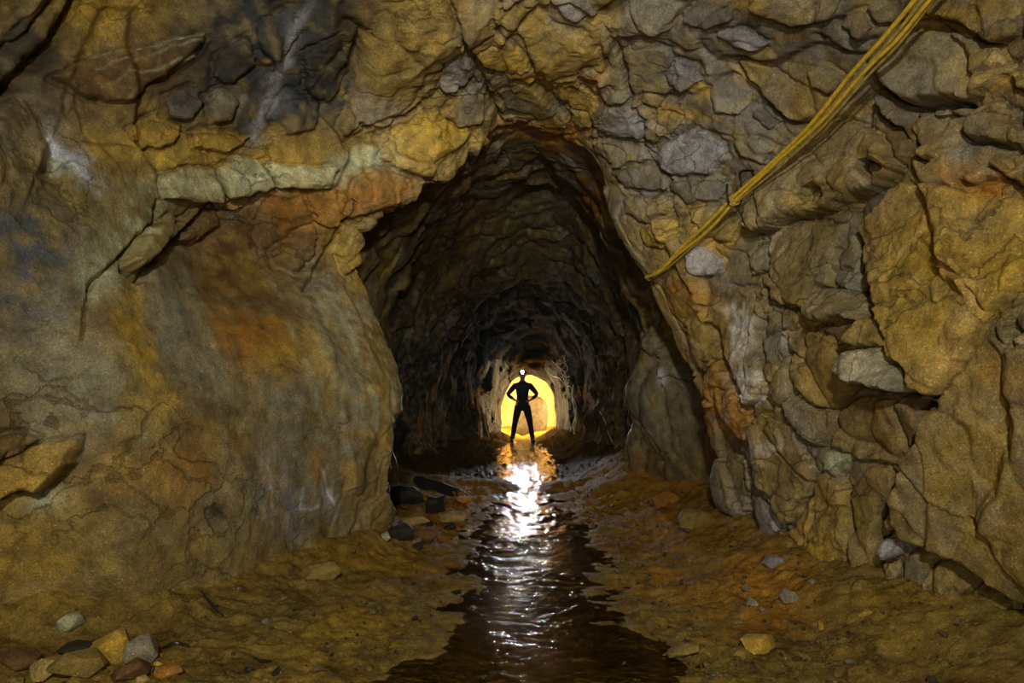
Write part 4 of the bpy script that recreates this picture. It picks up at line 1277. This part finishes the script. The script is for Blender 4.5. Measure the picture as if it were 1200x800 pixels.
glint_mat = plain('pale_glint', lin(225, 222, 205), .22, 0, .15, 30)
for side_, pts, rad in (
        ('r', [(460, 195), (500, 235), (545, 250), (580, 300), (590, 400), (600, 480), (610, 560), (640, 620)], .010),
        ('r', [(500, 150), (540, 190), (575, 220), (585, 290), (610, 300), (620, 400), (632, 480), (615, 590)], .011),
        ('r', [(580, 100), (570, 150), (590, 200), (560, 240), (596, 330), (604, 420)], .008),
        ('r', [(620, 285), (612, 370), (630, 440), (600, 560)], .012), ('r', [(480, 280), (500, 340), (520, 400), (525, 480)], .006),
        ('r', [(510, 490), (540, 560), (570, 610)], .007), ('r', [(650, 575), (640, 610), (600, 640)], .009), ('r', [(530, 160), (550, 240), (600, 240)], .007),
        ('r', [(605, 330), (640, 420), (622, 520), (640, 590)], .009), ('r', [(765, 430), (790, 480), (810, 550), (835, 600)], .008),
        ('r', [(590, 150), (545, 175), (520, 200)], .006), ('r', [(560, 120), (575, 180), (540, 215)], .006), ('r', [(500, 190), (540, 215), (580, 245)], .009),
        ('l', [(185, 420), (190, 480), (180, 500), (210, 530), (215, 570)], .008), ('l', [(130, 350), (135, 480), (150, 560), (180, 640)], .006)):
    path = [deep_pt(540 + x / 4.706, 390 + y / 4.706) for x, y in pts]
    r_ = random.Random(len(pts) * 7 + int(rad * 1e4))
    o = link('glint_strand', tube_mesh('glint_strand', [(a + r_.uniform(-.012, .012), b, c) for a, b, c in path], [rad * r_.uniform(.5, 1.2) for _ in path], glint_mat, 6, sub=5, wob=.5, seed=3), walls['wall_right' if side_ == 'r' else 'wall_left'])

# ------------------------------------------------------------------ the person
PX, PY = .262, 14.9


def fig(x, y, z):
    return Vector((PX + x, PY + y, z))


GZ = min(floor_at(PX - .25, PY), floor_at(PX + .25, PY))


def skin_mesh(name, verts, edges, radii, mat, parent, root=0, sub=2):
    me = bpy.data.meshes.new(name)
    me.from_pydata([tuple(v) for v in verts], edges, [])
    me.update()
    o = bpy.data.objects.new(name, me)
    COL.objects.link(o)
    sk = o.modifiers.new('skin', 'SKIN')
    sk.use_smooth_shade = True
    for i, r in enumerate(radii):
        sv = me.skin_vertices[0].data[i]
        sv.radius = r if hasattr(r, '__len__') else (r, r)
        sv.use_root = i == root
    ss = o.modifiers.new('subsurf', 'SUBSURF')
    ss.levels = ss.render_levels = sub
    me.materials.append(mat)
    dg = bpy.context.evaluated_depsgraph_get()
    ev = o.evaluated_get(dg)
    m2 = bpy.data.meshes.new_from_object(ev)
    m2.name = name
    o.modifiers.clear()
    o.data = m2
    bpy.data.meshes.remove(me)
    if not m2.materials:
        m2.materials.append(mat)
    m2.polygons.foreach_set('use_smooth', np.ones(len(m2.polygons), bool))
    if parent:
        o.parent = parent
        o.matrix_parent_inverse = Matrix.Translation(-Vector(parent.location))
    return o


skinm = plain('skin', lin(170, 125, 100), .6, 0, .1)
jacketm = plain('dark_jacket', (.016, .018, .030), .85, 0, .3)
trouserm = plain('dark_trousers', (.014, .012, .012), .85, 0, .3)
bootm = plain('black_boots', (.008, .007, .006), .5)
helmm = plain('helmet_shell', (.05, .05, .06), .4, 0, .1)
lampm = plain('lamp_housing', (.01, .01, .01), .4)
person = empty('person', (PX, PY, GZ))
tag(person, 'person in dark jacket and trousers standing legs apart, hands on hips, lit headlamp', 'person')
Zs = GZ
# body: pelvis root, spine, head, arms, legs (arms akimbo)
BV, BE, BR = [], [], []


def bv(x, y, z, r, link_to=None):
    BV.append(fig(x, y, Zs + z))
    BR.append(r)
    if link_to is not None:
        BE.append((link_to, len(BV) - 1))
    return len(BV) - 1


pel = bv(0, 0, .96, (.145, .11))
wai = bv(0, 0, 1.10, (.13, .10), pel)
che = bv(0, 0, 1.30, (.15, .115), wai)
up = bv(0, .01, 1.43, (.12, .09), che)
nek = bv(0, .0, 1.52, .055, up)
hd0 = bv(0, -.02, 1.60, (.066, .075), nek)
hd1 = bv(0, -.02, 1.69, (.075, .092), hd0)
hd2 = bv(0, -.01, 1.77, (.055, .07), hd1)
arms = {}
for sx in (-1, 1):
    sh = bv(sx * .185, .01, 1.425, .065, up)
    el = bv(sx * .37, .07, 1.20, .046, sh)
    wr = bv(sx * .205, -.02, 1.07, .031, el)
    pm = bv(sx * .165, -.075, 1.045, (.036, .02), wr)
    arms[sx] = (sh, el, wr, pm)
    hp = bv(sx * .10, 0, .89, .098, pel)
    kn = bv(sx * .19, -.02, .49, .062, hp)
    an = bv(sx * .245, .015, .09, .043, kn)
    bv(sx * .27, -.12, .035, (.04, .03), an)
body = skin_mesh('body', BV, BE, BR, skinm, person, 0, 2)
for sx in (-1, 1):
    # five fingers: four wrapped forward round the hip, thumb back
    for k, (ln, dz) in enumerate(((.068, .022), (.078, .007), (.073, -.008), (.058, -.022))):
        p0 = fig(sx * .165, -.085, Zs + 1.045 + dz)
        skin_mesh('finger', [p0, p0 + Vector((-sx * ln * .45, -.028, -.004)), p0 + Vector((-sx * ln * .85, -.030, -.010)), p0 + Vector((-sx * ln * 1.15, -.022, -.014))], [(0, 1), (1, 2), (2, 3)],
                  [.0095, .009, .0085, .007], skinm, person, 0, 1)
    p0 = fig(sx * .178, -.055, Zs + 1.065)
    skin_mesh('thumb', [p0, p0 + Vector((-sx * .005, .035, .012)), p0 + Vector((-sx * .018, .066, .010))], [(0, 1), (1, 2)], [.011, .010, .008], skinm, person, 0, 1)
# jacket and trousers follow the body, a little fuller
jv, je, jr = [], [], []


def ad(V_, E_, R_2, x, y, z, r, l=None):
    V_.append(fig(x, y, Zs + z))
    R_2.append(r)
    if l is not None:
        E_.append((l, len(V_) - 1))
    return len(V_) - 1


j0 = ad(jv, je, jr, 0, 0, .84, (.19, .145))
j0 = ad(jv, je, jr, 0, 0, .96, (.175, .138), j0)
j1 = ad(jv, je, jr, 0, 0, 1.10, (.15, .12), j0)
j2 = ad(jv, je, jr, 0, 0, 1.29, (.172, .135), j1)
j3 = ad(jv, je, jr, 0, .01, 1.42, (.142, .11), j2)
j4 = ad(jv, je, jr, 0, .005, 1.50, (.10, .085), j3)
ad(jv, je, jr, 0, -.005, 1.575, .075, j4)
for sx in (-1, 1):
    s_ = ad(jv, je, jr, sx * .19, .01, 1.42, .08, j3)
    e_ = ad(jv, je, jr, sx * .375, .07, 1.20, .06, s_)
    ad(jv, je, jr, sx * .225, -.01, 1.085, .044, e_)
skin_mesh('jacket', jv, je, jr, jacketm, person)
tv, te, trr = [], [], []
t0 = ad(tv, te, trr, 0, 0, .97, (.16, .125))
for sx in (-1, 1):
    h_ = ad(tv, te, trr, sx * .105, 0, .87, .112, t0)
    k_ = ad(tv, te, trr, sx * .19, -.02, .49, .078, h_)
    ad(tv, te, trr, sx * .245, .012, .13, .062, k_)
skin_mesh('trousers', tv, te, trr, trouserm, person)
for sx in (-1, 1):
    vv = [fig(sx * .245, .015, Zs + .22), fig(sx * .248, .02, Zs + .07), fig(sx * .262, -.07, Zs + .05), fig(sx * .275, -.15, Zs + .045)]
    skin_mesh('boot', vv, [(0, 1), (1, 2), (2, 3)], [.062, .064, (.052, .05), (.045, .04)], bootm, person, 1)


def ico(name, loc, scale, mat, parent, sub=2, cutz=None):
    bm = bmesh.new()
    bmesh.ops.create_icosphere(bm, subdivisions=sub, radius=1)
    if cutz is not None:
        bmesh.ops.bisect_plane(bm, geom=bm.verts[:] + bm.edges[:] + bm.faces[:], plane_co=(0, 0, cutz), plane_no=(0, 0, -1), clear_outer=True)
        ed = [e for e in bm.edges if e.is_boundary]
        bmesh.ops.holes_fill(bm, edges=ed)
    for v in bm.verts:
        v.co = Vector((v.co.x * scale[0], v.co.y * scale[1], v.co.z * scale[2]))
    me = bpy.data.meshes.new(name)
    bm.to_mesh(me)
    bm.free()
    me.polygons.foreach_set('use_smooth', np.ones(len(me.polygons), bool))
    me.materials.append(mat)
    o = bpy.data.objects.new(name, me)
    COL.objects.link(o)
    o.parent = parent
    o.location = Vector(loc) - Vector(parent.location) if parent.type == 'EMPTY' else loc
    return o


eyem = plain('eye', (.6, .6, .6), .2)
mouthm = plain('lips', lin(130, 70, 65), .6)
for sx in (-1, 1):
    ico('eye', fig(sx * .032, -.098, Zs + 1.665), (.013, .010, .010), eyem, person)
    ico('ear', fig(sx * .078, -.005, Zs + 1.655), (.012, .022, .032), skinm, person)
ico('nose', fig(0, -.113, Zs + 1.635), (.014, .022, .026), skinm, person)
ico('mouth', fig(0, -.100, Zs + 1.595), (.026, .012, .008), mouthm, person)
helm = ico('helmet', fig(0, -.012, Zs + 1.705), (.112, .135, .115), helmm, person, 3, -.05)
brim = bmesh.new()
bmesh.ops.create_cone(brim, cap_ends=True, segments=32, radius1=.125, radius2=.118, depth=.014)
for v in brim.verts:
    v.co.y *= 1.22
me = bpy.data.meshes.new('brim')
brim.to_mesh(me)
brim.free()
me.materials.append(helmm)
o = link('brim', me, helm)
o.location = (0, -.012, 0)
# headlamp: housing, rim and glowing lens, looking at the camera
hl = bmesh.new()
bmesh.ops.create_cone(hl, cap_ends=True, segments=24, radius1=.034, radius2=.042, depth=.05)
bmesh.ops.rotate(hl, verts=hl.verts, cent=(0, 0, 0), matrix=Matrix.Rotation(math.radians(90), 3, 'X'))
me = bpy.data.meshes.new('headlamp')
hl.to_mesh(me)
hl.free()
me.materials.append(lampm)
LZ = Zs + 1.755
o = link('headlamp', me, person)
o.location = fig(-.005, -.155, LZ) - person.location
lensm, nt, b, N, L = node_mat('lamp_lens')
b.inputs['Base Color'].default_value = (.9, .95, 1, 1)
b.inputs['Emission Color'].default_value = (.86, .93, 1, 1)
b.inputs['Emission Strength'].default_value = 120
ico('lens', (0, -.022, 0), (.040, .016, .040), lensm, o, 3)
spot('headlamp_beam', fig(-.005, -.21, LZ), (0.12, 6.5, .2), 27, 520, (.90, .95, 1.0), .035, .7)
